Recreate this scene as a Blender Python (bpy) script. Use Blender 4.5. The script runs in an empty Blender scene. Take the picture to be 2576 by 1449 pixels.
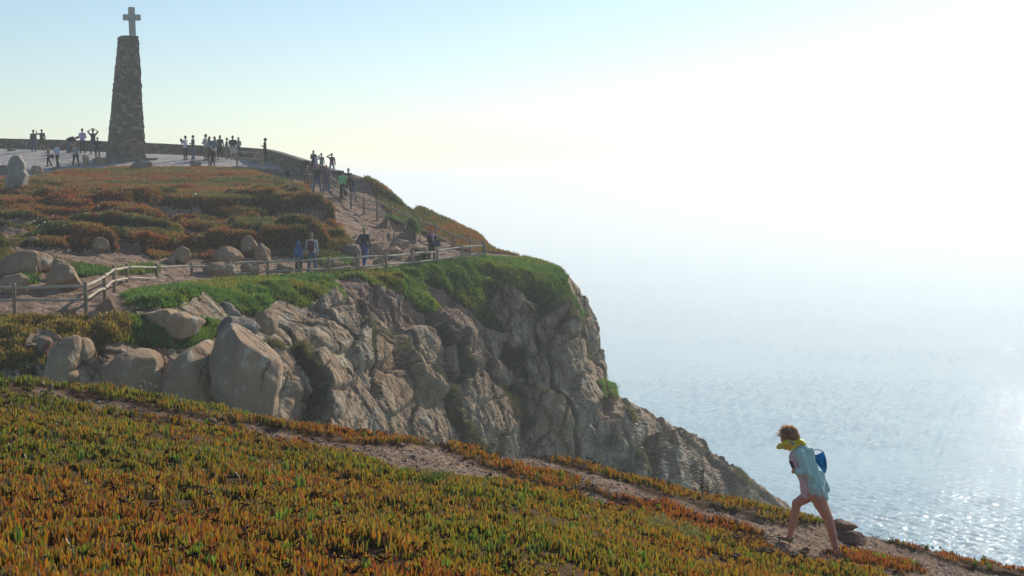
import bpy, bmesh, math, random
import numpy as np
from mathutils import Vector, Matrix, Euler
from mathutils.bvhtree import BVHTree
scene = bpy.context.scene
COL = scene.collection
F = 3539.0; CX = 1288.0; CY = 724.5; HOR = 455.0
PITCH = math.atan((CY - HOR) / F)
cp, sp = math.cos(PITCH), math.sin(PITCH)
SEA = -135.0
SUN_AZ, SUN_EL = 31.0, 28.0

def at(px, py, D):
    """point seen at photo pixel (2576 wide) lying D metres ahead"""
    px = np.asarray(px, float); py = np.asarray(py, float); D = np.asarray(D, float)
    a = (px - CX) / F; b = (CY - py) / F
    x = a; y = b * sp + cp; z = b * cp - sp
    s = D / y
    return np.stack([x * s, y * s, z * s], -1)
def V(px, py, D): return Vector(at(px, py, D).tolist())
def proj(P):
    P = np.asarray(P, float)
    fw = P[..., 1] * cp - P[..., 2] * sp
    up = P[..., 1] * sp + P[..., 2] * cp
    fw = np.where(np.abs(fw) < 1e-4, 1e-4, fw)
    return CX + F * P[..., 0] / fw, CY - F * up / fw

# ---------- noise ----------
def _h(ix, iy, iz, s):
    n = (ix.astype(np.int64) * 374761393 + iy.astype(np.int64) * 668265263 + iz.astype(np.int64) * 2147483647 + s * 974711) & 0xFFFFFFFF
    n = ((n ^ (n >> 13)) * 1274126177) & 0xFFFFFFFF
    n = (n ^ (n >> 16)) & 0xFFFFFFFF
    n = (n * 2246822519) & 0xFFFFFFFF
    n = n ^ (n >> 15)
    return (n & 0xFFFFFF) / float(0x1000000)
def vnoise(P, s=0):
    i = np.floor(P); f = P - i; u = f * f * (3 - 2 * f)
    i = i.astype(np.int64); r = 0
    for dx in (0, 1):
        wx = u[:, 0] if dx else 1 - u[:, 0]
        for dy in (0, 1):
            wy = u[:, 1] if dy else 1 - u[:, 1]
            for dz in (0, 1):
                wz = u[:, 2] if dz else 1 - u[:, 2]
                r = r + wx * wy * wz * _h(i[:, 0] + dx, i[:, 1] + dy, i[:, 2] + dz, s)
    return r * 2 - 1
def fbm(P, o=4, s=0, g=.5):
    r = 0; a = 1; t = 0
    for k in range(o):
        r = r + a * vnoise(P * 2.03 ** k + k * 17.3, s + k); t += a; a *= g
    return r / t
def voro(P, s=0):
    """F1, F2, cell random value, vector to cell point"""
    i = np.floor(P).astype(np.int64)
    n = len(P); f1 = np.full(n, 9.); f2 = np.full(n, 9.); cid = np.zeros(n); dv = np.zeros((n, 3))
    for dx in (-1, 0, 1):
        for dy in (-1, 0, 1):
            for dz in (-1, 0, 1):
                c = i + np.array([dx, dy, dz])
                q = np.stack([c[:, k] + _h(c[:, 0], c[:, 1], c[:, 2], s + 11 * k + 1) for k in range(3)], -1)
                d = P - q; dd = np.sqrt((d * d).sum(1))
                nw = dd < f1
                f2 = np.where(nw, f1, np.minimum(f2, dd))
                f1 = np.where(nw, dd, f1)
                cid = np.where(nw, _h(c[:, 0], c[:, 1], c[:, 2], s + 77), cid)
                dv[nw] = d[nw]
    return f1, f2, cid, dv
def ss(a, b, x):
    t = np.clip((x - a) / (b - a), 0, 1); return t * t * (3 - 2 * t)
def inpoly(px, py, poly):
    r = np.zeros(px.shape, bool); n = len(poly); j = n - 1
    for i in range(n):
        xi, yi = poly[i]; xj, yj = poly[j]
        if yi != yj:
            c = ((yi > py) != (yj > py)) & (px < (xj - xi) * (py - yi) / (yj - yi) + xi)
            r ^= c
        j = i
    return r

# ---------- object helpers ----------
def tag(o, label=None, cat=None, group=None, kind=None):
    for k, v in (('label', label), ('category', cat), ('group', group), ('kind', kind)):
        if v: o[k] = v
    return o
def link(o, parent=None):
    COL.objects.link(o)
    if parent is not None: o.parent = parent
    return o
def mobj(name, mesh, mat, parent=None):
    if mat is not None and not mesh.materials: mesh.materials.append(mat)
    return link(bpy.data.objects.new(name, mesh), parent)
def empty(name, loc, label, cat, group=None, rz=0):
    o = bpy.data.objects.new(name, None); o.empty_display_size = .2
    COL.objects.link(o); o.location = loc; o.rotation_euler = (0, 0, rz)
    return tag(o, label, cat, group)
def npmesh(name, verts, faces, cols=None, smooth=True, attr='Col'):
    me = bpy.data.meshes.new(name); verts = np.ascontiguousarray(verts, np.float32); faces = np.ascontiguousarray(faces, np.int32)
    nf, k = faces.shape
    me.vertices.add(len(verts)); me.vertices.foreach_set('co', verts.ravel())
    me.loops.add(nf * k); me.loops.foreach_set('vertex_index', faces.ravel())
    me.polygons.add(nf); me.polygons.foreach_set('loop_start', np.arange(nf, dtype=np.int32) * k)
    me.polygons.foreach_set('loop_total', np.full(nf, k, np.int32))
    me.update(calc_edges=True)
    me.polygons.foreach_set('use_smooth', np.full(nf, smooth, bool))
    if cols is not None:
        if not isinstance(cols, dict): cols = {attr: cols}
        for an, cc in cols.items():
            a = me.color_attributes.new(an, 'FLOAT_COLOR', 'POINT')
            c = np.ones((len(verts), 4), np.float32); c[:, :cc.shape[1]] = cc
            a.data.foreach_set('color', c.ravel())
    return me
def grid_faces(nr, nc):
    i = np.arange(nr - 1)[:, None] * nc + np.arange(nc - 1)[None, :]; i = i.ravel()
    return np.stack([i, i + 1, i + nc + 1, i + nc], -1)

# ---------- materials ----------
class NT:
    def __init__(s, name):
        s.m = bpy.data.materials.new(name); s.m.use_nodes = True; s.t = s.m.node_tree; s.t.nodes.clear()
        s.out = s.n('ShaderNodeOutputMaterial')
    def n(s, typ, **kw):
        nd = s.t.nodes.new(typ)
        for k, v in kw.items():
            if hasattr(nd, k): setattr(nd, k, v)
        return nd
    def l(s, a, b): s.t.links.new(a, b)
    def val(s, sock, v):
        if isinstance(v, bpy.types.NodeSocket): s.l(v, sock)
        elif isinstance(v, (tuple, list)) and len(v) == 3 and sock.type == 'RGBA': sock.default_value = (*v, 1)
        else: sock.default_value = v
    def coord(s, sc=(1, 1, 1), rot=(0, 0, 0), kind='Object'):
        c = s.n('ShaderNodeTexCoord'); mp = s.n('ShaderNodeMapping'); s.l(c.outputs[kind], mp.inputs[0])
        mp.inputs['Scale'].default_value = sc; mp.inputs['Rotation'].default_value = rot; return mp.outputs[0]
    def noise(s, vec, scale, detail=4, rough=.55, dist=0):
        x = s.n('ShaderNodeTexNoise'); s.l(vec, x.inputs['Vector']); x.inputs['Scale'].default_value = scale
        x.inputs['Detail'].default_value = detail; x.inputs['Roughness'].default_value = rough; x.inputs['Distortion'].default_value = dist
        return x.outputs['Fac']
    def voro(s, vec, scale, feat='F1', out='Distance'):
        x = s.n('ShaderNodeTexVoronoi', feature=feat); s.l(vec, x.inputs['Vector']); x.inputs['Scale'].default_value = scale
        return x.outputs[out]
    def ramp(s, fac, stops, interp='LINEAR'):
        r = s.n('ShaderNodeValToRGB'); s.l(fac, r.inputs[0]); e = r.color_ramp.elements; r.color_ramp.interpolation = interp
        while len(e) < len(stops): e.new(.5)
        for q, (p, c) in zip(e, stops):
            q.position = p; q.color = (*c, 1) if isinstance(c, (tuple, list)) else (c, c, c, 1)
        return r.outputs[0]
    def mix(s, fac, a, b, mode='MIX'):
        m = s.n('ShaderNodeMix', data_type='RGBA', blend_type=mode)
        s.val(m.inputs[0], fac); s.val(m.inputs[6], a); s.val(m.inputs[7], b); return m.outputs[2]
    def math(s, op, a, b=0., clamp=False):
        m = s.n('ShaderNodeMath', operation=op); m.use_clamp = clamp; s.val(m.inputs[0], a); s.val(m.inputs[1], b); return m.outputs[0]
    def attr(s, name):
        a = s.n('ShaderNodeAttribute'); a.attribute_name = name; return a.outputs['Color']
    def sep(s, c):
        x = s.n('ShaderNodeSeparateColor'); s.l(c, x.inputs[0]); return x.outputs
    def bump(s, h, strength, dist, prev=None):
        b = s.n('ShaderNodeBump'); s.l(h, b.inputs['Height']); b.inputs['Strength'].default_value = strength; b.inputs['Distance'].default_value = dist
        if prev is not None: s.l(prev, b.inputs['Normal'])
        return b.outputs[0]
    def bsdf(s, col, rough=.8, normal=None, spec=.3, sheen=0, **kw):
        b = s.n('ShaderNodeBsdfPrincipled'); s.val(b.inputs['Base Color'], col); s.val(b.inputs['Roughness'], rough)
        b.inputs['Specular IOR Level'].default_value = spec
        if sheen: b.inputs['Sheen Weight'].default_value = sheen
        if normal is not None: s.l(normal, b.inputs['Normal'])
        for k, v in kw.items(): s.val(b.inputs[k.replace('_', ' ')], v)
        s.l(b.outputs[0], s.out.inputs[0]); return b
def cloth(name, col, var=.25, scale=40, rough=.85, stripes=None):
    t = NT(name); v = t.coord()
    n = t.noise(v, scale, 3); n2 = t.noise(v, 7, 3)
    dark = tuple(c * (1 - var) for c in col); lite = tuple(min(1, c * (1 + var)) for c in col)
    c = t.mix(t.math('ADD', t.math('MULTIPLY', n, .5), t.math('MULTIPLY', n2, .5)), dark, lite)
    if stripes:
        w = t.n('ShaderNodeTexWave', bands_direction='Z'); t.l(v, w.inputs['Vector']); w.inputs['Scale'].default_value = stripes[1]
        c = t.mix(t.ramp(w.outputs['Fac'], [(.45, 0.), (.55, 1.)]), c, stripes[0])
    t.bsdf(c, rough, t.bump(n2, .5, .02), .15)
    return t.m
def rock_mat(name, base, dark, lichen=None, lich_amt=.55, scale=1., speck=.35, stones=0., crack=0.):
    t = NT(name); v = t.coord()
    big = t.noise(v, .6 * scale, 5, .6); mid = t.noise(v, 3.5 * scale, 6, .65); fine = t.noise(v, 34 * scale, 3, .6)
    c = t.mix(t.ramp(big, [(.35, 0.), (.68, 1.)]), dark, base)
    c = t.mix(t.ramp(mid, [(.3, 0.), (.62, 1.)]), t.mix(.6, c, dark), c)
    hgt = None
    if stones:
        vs_ = t.coord((1, 1, 1.35)); cell = t.sep(t.voro(vs_, stones, 'F1', 'Color'))[0]; ed = t.voro(vs_, stones, 'DISTANCE_TO_EDGE')
        c = t.mix(t.ramp(cell, [(.0, .75), (.5, 0.)]), c, tuple(x * .8 for x in dark)); c = t.mix(t.ramp(cell, [(.72, 0.), (1., .65)]), c, tuple(min(1, x * 1.55) for x in base))
        hgt = t.ramp(ed, [(0., 0.), (.12, 1.)]); c = t.mix(t.ramp(ed, [(.02, .8), (.07, 0.)]), c, tuple(x * .55 for x in dark))
    if crack:
        wv = t.n('ShaderNodeVectorMath', operation='ADD'); nn_ = t.n('ShaderNodeTexNoise'); t.l(v, nn_.inputs['Vector']); nn_.inputs['Scale'].default_value = .5; t.l(nn_.outputs['Color'], wv.inputs[0]); t.l(v, wv.inputs[1])
        ed = t.voro(wv.outputs[0], crack, 'DISTANCE_TO_EDGE'); hgt = t.ramp(ed, [(0., 0.), (.03, 1.)]); c = t.mix(t.math('MULTIPLY', t.ramp(ed, [(.0015, .9), (.007, 0.)]), t.ramp(t.noise(v, .9, 2), [(.42, 0.), (.5, 1.)])), c, tuple(x * .3 for x in dark))
    if lichen:
        lm = t.noise(v, 1.6 * scale, 7, .72, .4)
        c = t.mix(t.ramp(lm, [(lich_amt, 0.), (lich_amt + .04, 1.)]), c, lichen)
    c = t.mix(t.ramp(fine, [(.36, speck), (.5, 0.)]), c, tuple(x * .35 for x in dark))
    b = t.bump(mid, .7, .12); b = t.bump(fine, .5, .03, b)
    if hgt is not None: b = t.bump(hgt, .7, .05, b)
    t.bsdf(c, .9, b, .15); return t.m
def leaf_mat(name, trans=.48, gloss=.085):
    t = NT(name); c = t.attr('Col')
    d = t.n('ShaderNodeBsdfDiffuse'); t.l(c, d.inputs[0])
    tr = t.n('ShaderNodeBsdfTranslucent'); t.l(t.mix(1., c, (1.9, 1.7, .9), 'MULTIPLY'), tr.inputs[0])
    m = t.n('ShaderNodeMixShader'); m.inputs[0].default_value = trans; t.l(d.outputs[0], m.inputs[1]); t.l(tr.outputs[0], m.inputs[2])
    g = t.n('ShaderNodeBsdfGlossy'); g.inputs["Roughness"].default_value = .4; g.inputs[0].default_value = (.9, .95, 1, 1)
    m2 = t.n('ShaderNodeMixShader'); m2.inputs[0].default_value = gloss; t.l(m.outputs[0], m2.inputs[1]); t.l(g.outputs[0], m2.inputs[2])
    t.l(m2.outputs[0], t.out.inputs[0]); return t.m
SUN_E = 4.4; SKY_S = .10; SKY_DUST = .38; SKY_OZ = 2.0; HAZE_D = .00078; HAZE_G = .37; HAZE_COL = (.93, .97, .98); EXPO = 0.18
# ================= TERRAIN =================
def hermite(P, sub):
    """smooth curve through P along axis 0, knots by mean chord"""
    n = len(P); d = np.linalg.norm(np.diff(P, axis=0), axis=-1).reshape(n - 1, -1).mean(1)
    t = np.concatenate([[0], np.cumsum(np.maximum(d, 1e-3))])
    m = np.zeros_like(P)
    for i in range(1, n - 1):
        a, b = t[i] - t[i - 1], t[i + 1] - t[i]
        m[i] = ((P[i] - P[i - 1]) / a * b + (P[i + 1] - P[i]) / b * a) / (a + b)
    m[0] = (P[1] - P[0]) / (t[1] - t[0]); m[-1] = (P[-1] - P[-2]) / (t[-1] - t[-2])
    for i in range(1, n - 1):
        lim = 1.5 * np.minimum(np.linalg.norm(P[i] - P[i - 1], axis=-1) / (t[i] - t[i - 1]), np.linalg.norm(P[i + 1] - P[i], axis=-1) / (t[i + 1] - t[i]))
        mm = np.linalg.norm(m[i], axis=-1); m[i] *= np.minimum(1, lim / np.maximum(mm, 1e-9))[..., None]
    out = []; idx = []
    for i in range(n - 1):
        h = t[i + 1] - t[i]; u = np.arange(sub[i]) / sub[i]
        u = u.reshape((-1,) + (1,) * (P.ndim - 1))
        out.append((2 * u ** 3 - 3 * u ** 2 + 1) * P[i] + (u ** 3 - 2 * u ** 2 + u) * h * m[i] + (-2 * u ** 3 + 3 * u ** 2) * P[i + 1] + (u ** 3 - u ** 2) * h * m[i + 1])
        idx.append(i + u.ravel())
    out.append(P[-1:]); idx.append(np.array([n - 1.]))
    return np.concatenate(out), np.concatenate(idx)
def loft(ctrl, csub, rsub):
    A, ci = hermite(ctrl, csub)
    B, ri = hermite(np.swapaxes(A, 0, 1), rsub)      # rows x cols
    return B, ri, ci
def normals(G):
    du = np.gradient(G, axis=1); dv = np.gradient(G, axis=0)
    n = np.cross(du, dv); n /= np.maximum(np.linalg.norm(n, axis=-1, keepdims=True), 1e-9)
    return n

HC = [
 [(-500,378,118),(-400,425,98),(-380,500,80),(-360,560,66),(-350,640,56),(-350,720,50),(-350,780,47),(-350,810,45),(-350,870,43),(-350,930,42),(-350,1000,41),(-350,1080,40.5),(-350,1160,40),(-350,1250,40)],
 [(0,378,118),(0,427,98),(0,480,82),(0,560,66),(0,640,56),(0,710,50),(0,770,46.5),(0,805,44.5),(0,860,42),(0,930,40.5),(0,1000,39.5),(0,1080,39),(0,1160,38.5),(0,1250,38.5)],
 [(215,385,114),(215,430,98),(215,480,84),(215,550,70),(215,630,59),(215,690,53),(215,750,48.5),(215,800,45),(215,845,43),(215,900,42),(215,960,41),(215,1040,40.5),(215,1130,40),(215,1250,40)],
 [(400,394,112),(400,424,98),(400,480,86),(400,545,73),(400,620,63),(400,670,58),(400,715,54),(400,745,50),(400,790,46),(400,860,44),(400,940,43),(400,1030,42.5),(400,1120,42),(400,1250,42)],
 [(600,404,111),(610,427,98),(600,480,86),(600,550,74),(600,610,67),(600,655,62),(600,690,59.5),(600,712,57),(600,770,53),(620,850,50),(640,930,48),(650,1020,46.5),(660,1110,46),(670,1250,45.5)],
 [(735,402,106),(745,433,97),(760,480,88),(770,540,78),(790,610,69),(800,650,65),(800,680,63),(800,698,61.5),(810,760,58.5),(820,840,56.5),(840,930,54.5),(860,1020,53),(880,1110,52),(900,1250,51)],
 [(850,437,94),(850,458,90.5),(868,492,87),(895,545,81),(935,590,76),(970,640,70),(1000,665,67.5),(1000,680,66),(1010,740,64),(1030,820,62.5),(1050,910,61),(1070,1010,59.5),(1090,1100,58),(1110,1250,57)],
 [(960,470,90),(965,500,87),(1000,548,82),(1040,590,79),(1090,612,76.5),(1140,636,74),(1170,645,73),(1200,653,72),(1210,720,70.5),(1220,810,69),(1240,910,67.5),(1260,1010,66),(1280,1100,64.5),(1300,1250,63)],
 [(1030,532,86),(1060,550,84),(1110,575,81),(1160,600,79),(1210,630,77),(1280,654,76),(1330,670,75),(1380,688,73.5),(1392,735,72),(1415,830,71),(1440,930,70),(1480,1030,69),(1530,1120,69),(1620,1250,70)],
 [(1058,541,89),(1125,558,87),(1170,583,85),(1212,607,83),(1245,644,81),(1310,661,79.5),(1370,676,78),(1405,694,77),(1463,735,77),(1500,830,77),(1542,960,78),(1642,1050,80),(1795,1162,84),(1965,1290,88)],
]
def drop(p, dx, dy, dz): return np.array([p[0] + dx, p[1] + dy, p[2] + dz])
cols = []
for k, c in enumerate(HC):
    P = [at(*q) for q in c]; e = P[0]; l = P[-1]
    a = 1. if k <= 4 else 0.
    dx, dy = (0, 6) if k <= 4 else (3.2, 4.2)
    col = [drop(e, dx * 9, dy * 6, -75), drop(e, dx, dy, -4 if k > 4 else -2.5)] + P + [drop(l, 3, -6, -28), np.array([l[0] + 8, l[1] - 14, SEA - 3])]
    cols.append(col)
c8 = cols[-1]
c9 = [drop(p, -.6 + .05 * i, 7 + .3 * i, -5 - .5 * i) for i, p in enumerate(c8)]
c10 = [np.array([p[0] + 6, p[1] + 26, min(p[2], -20) - 50]) for p in c8]
for c in (c9, c10): c[-1][2] = SEA - 3; c[0][2] = min(c[0][2], -80)
cL = [p + np.array([-38., -6., .5 if i < 10 else -3.]) for i, p in enumerate(cols[0])]
ctrl = np.array([cL] + cols + [c9, c10])
CS = [26, 26, 62, 62, 62, 66, 66, 66, 66, 62, 50, 24, 8]
CS = CS[:len(ctrl) - 1]
RS = [5, 8, 22, 44, 54, 50, 46, 40, 30, 44, 52, 56, 56, 50, 40, 26, 10]
G, RI, CI = loft(ctrl, CS, RS); CI = CI - 1
nr, nc = G.shape[:2]
R2 = np.repeat(RI[:, None], nc, 1).ravel(); C2 = np.repeat(CI[None, :], nr, 0).ravel()
RIM = 9.0
N = normals(G).reshape(-1, 3); P0 = G.reshape(-1, 3)
pxs, pys = proj(P0)
top = (R2 <= RIM + .05) & (R2 >= 1.9)
edge_n = fbm(P0 * [.45, .45, .45], 4, 3)
jx = pxs + 14 * edge_n + 5 * fbm(P0 * 2.1, 2, 8); jy = pys + 4 * fbm(P0 * .8, 3, 5)
T_POLY = [(-900,300),(0,340),(800,300),(792,405),(742,436),(640,428),(600,425),(450,424),(300,420),(250,428),(160,432),(60,448),(0,450),(-900,450)]
DIRT = [
 [(640,420),(700,428),(770,385),(850,400),(915,445),(930,480),(1000,560),(1085,600),(1180,640),(1222,650),(1080,665),(900,650),(862,600),(812,562),(762,535),(780,505),(760,480),(712,462),(650,438)],
 [(1330,648),(1222,634),(1100,645),(1000,640),(900,645),(860,655),(760,655),(700,648),(560,655),(420,650),(330,672),(215,700),(100,690),(-60,690),(-900,700),(-900,830),(0,806),(215,815),(330,742),(560,707),(800,696),(1000,680),(1215,654)],
 [(840,700),(1000,760),(1060,690),(1130,740),(1200,800),(1210,850),(1120,850),(1000,820),(900,800),(860,760)],
 [(-30,735),(-30,810),(230,820),(330,760),(350,715),(240,690),(100,720)],
 [(205,590),(300,640),(330,668),(420,668),(350,640),(300,615),(250,600)],
 [(450,595),(520,612),(500,640),(470,630)],
]
GREEN = [
 [(300,748),(350,733),(560,706),(800,692),(850,700),(880,712),(830,705),(820,700),(868,760),(872,800),(860,822),(800,775),(740,800),(690,770),(640,800),(600,790),(555,775),(500,765),(430,790),(360,790)],
 [(820,690),(1000,676),(1050,660),(1222,648),(1390,652),(1430,700),(1445,745),(1480,790),(1470,800),(1420,752),(1370,780),(1330,765),(1290,745),(1240,735),(1222,780),(1262,845),(1272,865),(1240,842),(1190,800),(1120,735),(1055,700),(1110,780),(1070,800),(1040,795),(1000,765),(945,740),(880,712)],
 [(-60,800),(160,806),(300,815),(450,812),(565,828),(540,860),(482,880),(380,884),(300,880),(230,905),(230,930),(190,935),(160,870),(90,850),(60,900),(0,905),(-60,900)],
 [(0,890),(100,900),(120,960),(-60,960)],
 [(188,668),(240,676),(300,690),(200,700)], [(60,660),(90,665),(98,715),(60,720),(40,690)],
 [(975,555),(1010,560),(1020,575),(970,575)], [(1030,570),(1060,600),(1050,612),(1025,598)],
 [(800,655),(880,648),(900,662),(860,675),(800,670)], [(300,672),(400,668),(400,690),(300,690)],
 [(1295,900),(1325,960),(1330,1000),(1305,990)], [(1508,955),(1545,965),(1560,1000),(1520,995)],
]
def anyp(x, y, L):
    r = np.zeros(x.shape, bool)
    for p in L: r |= inpoly(x, y, p)
    return r
terr = inpoly(pxs, pys, T_POLY) & top & (R2 < 4.2)
dirt = anyp(jx, jy, DIRT) & ~terr
green = anyp(jx, jy, GREEN)
dirt &= ~green
veg = (top & ~terr & ~dirt) | green
veg &= (R2 > 1.2)
gaps = (fbm(P0 * [.22, .3, .3], 4, 40) < -.28) & (pys > 520) & top & ~green
dirt |= gaps & veg; veg &= ~gaps
face = ss(RIM + .1, RIM + .9, R2)
face = np.maximum(face, ss(2.0, 1.2, R2)) * np.where(veg & (R2 > 2), .35, 1.)
face = face * np.where(R2 < 2.2, .3, 1)
face = np.where((C2 > 9.0) & (R2 < RIM), .12, face)
# --- rock blocks
rot = Euler((.25, .35, .3)).to_matrix(); M = np.array(rot)
Q = P0 @ M.T
W = np.stack([fbm(Q * .30, 2, 21), fbm(Q * .30, 2, 22), fbm(Q * .30, 2, 23)], -1)
q1 = (Q + W * .8) * [.24, .27, .16]
f1, f2, cid, dv = voro(q1, 2)
cre = f2 - f1
b1 = ss(0, .06, cre) * .45 + (cid - .5) * 1.1 + dv[:, 0] * (cid - .5) * 1.3 + dv[:, 2] * .55 + dv[:, 1] * .4
q2 = (Q + W * .4) * [.55, .68, .36]
g1, g2, cid2, dv2 = voro(q2, 5)
sub = ss(.25, .6, vnoise(Q * .25 + 9, 45) * .5 + .5)
b2 = (ss(0, .045, g2 - g1) * .18 + (cid2 - .5) * .42 + dv2[:, 2] * .25 + dv2[:, 0] * (cid2 - .5) * .5) * (.35 + .8 * sub)
q3 = (Q + W * .3) * [2.0, 2.2, 1.5]
h1, h2, cid3, dv3 = voro(q3, 9)
b3 = (ss(0, .06, h2 - h1) * .05 + (cid3 - .5) * .09 + dv3[:, 2] * .06) * (.2 + sub)
rg = 1 - np.abs(fbm((Q + W) * [.9, .9, .5], 4, 33)) * 2.2
d = b1 * .85 + b2 * 1.0 + b3 * .8 + fbm(Q * .7, 4, 31) * .22 + fbm(Q * 3, 4, 35) * .06 - .35 * np.clip(rg - .72, 0, 1)
# big rounded masses seen on the face
BULGE = [(905,890,58,80,1.3,.4),(1060,930,95,120,1.7,-.5),(1130,850,60,70,1.0,0),(820,860,70,60,.9,.3),(790,960,90,60,.9,0),(1180,990,70,60,.9,0),(960,1010,55,70,.9,.3),
 (1290,830,60,80,1.1,.2),(1420,800,55,60,1.2,0),(1330,960,50,80,.9,.3),(1440,900,60,60,1.0,.2),(1400,1040,70,70,1.0,.5),(1240,1060,80,60,.8,0),(1480,970,50,90,1.2,.3),(1130,990,50,40,.7,0),(1350,890,40,60,.6,.4),(1560,1090,60,70,1.0,.6),(700,900,40,90,.8,0)]
bul = np.zeros(len(P0)); inb = np.zeros(len(P0))
for (bx, by, rx, ry, hh, an) in BULGE:
    ca, sa = math.cos(an), math.sin(an)
    u = ((pxs + 10 * edge_n - bx) * ca + (pys - by) * sa) / rx; w = (-(pxs - bx) * sa + (pys + 8 * edge_n - by) * ca) / ry
    r2 = u * u + w * w
    e = ss(1., .45, r2); bul = np.maximum(bul, hh * e); inb = np.maximum(inb, ss(0, .5, e))
d = d * (1 - .25 * inb) + bul * .5
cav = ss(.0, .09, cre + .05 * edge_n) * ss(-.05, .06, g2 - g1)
d = d - .95 * ss(7.2, 8.6, C2) * ss(13.6, 11.8, R2) - .2
disp = d * face * (1 - .62 * ss(5.2, 4.2, C2) * ss(12., 10.5, R2))
# --- plant mats and mounds on the hill
PX = P0 * [1, 1, 0]
m1 = fbm(PX * [.10, .19, 1] + [3.1, 7.7, 0], 4, 50); m2 = fbm(PX * [.42, .6, 1], 3, 60); m3 = fbm(P0 * 1.6, 3, 61)
mh = .08 + .42 * ss(-.10, .02, m1) + .34 * ss(-.08, .08, m2) + .07 * ss(.05, .3, m3) + .5 * ss(.12, .18, m1)
vsoft = veg * 1.
vs = vsoft.reshape(nr, nc)
for _ in range(7):
    vs = (vs + np.roll(vs, 1, 0) + np.roll(vs, -1, 0) + np.roll(vs, 1, 1) + np.roll(vs, -1, 1)) / 5
vs = vs.ravel()
amp = np.clip(P0[:, 1] / 75, .55, 1.1) * (1 + .30 * ss(4.6, 5.6, R2) * ss(8., 7., R2)) * (1 - .45 * ss(5.2, 4.2, R2)) * (1 - .8 * ss(6.0, 7.3, C2))
gm = (1 - .88 * ss(5.2, 6.6, R2) * (pys > 640)) * (1 - .9 * ss(6.8, 7.6, C2))
gm = np.where(green & (R2 > 6.), gm * .5, gm)
up = vs * mh * amp * gm * (.12 + .88 * ss(3.1, 4.6, R2))
slab = (anyp(pxs, pys, [[(900,590),(960,590),(1085,640),(1085,662),(930,650),(880,620)]]) & top)
sl = voro((P0 + W) * [.9, .6, 1.2], 71)
dd = np.where(terr, .01 * m3, np.where(dirt, .07 * m3 + .06 * m2 + .04 * fbm(P0 * 5, 2, 9), 0))
dd = dd + slab * ((sl[2] - .3) * .45 + sl[3][:, 0] * .35)
tn = N.copy(); flip = np.where(tn[:, 2:3] < 0, -1, 1)
Nn = N * (-1 if N[(R2 > 5) & (R2 < 6)][:, 2].mean() < 0 else 1)
P1 = P0 + Nn * disp[:, None] + np.array([0, 0, 1.]) * (up * (R2 < RIM + 3) * ss(RIM + 3, RIM, R2) + dd)[:, None] + Nn * (vs * .3 * (1 - .7 * ss(7., 8.2, C2)) * ss(RIM, RIM + .5, R2) * (.5 + m3) * ss(9.6, 8.6, C2))[:, None]
HP = P1; HN = normals(P1.reshape(nr, nc, 3)).reshape(-1, 3)
HN *= (-1 if HN[(R2 > 5) & (R2 < 6)][:, 2].mean() < 0 else 1)
mask = np.stack([veg * 1., dirt * 1., terr * 1.], -1)
aux = np.stack([cav * face + (1 - face), ss(.35, .75, fbm(Q * .22, 3, 91) * .5 + .5), np.clip((pxs - 1300) / 500, 0, 1) * face], -1)

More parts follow.
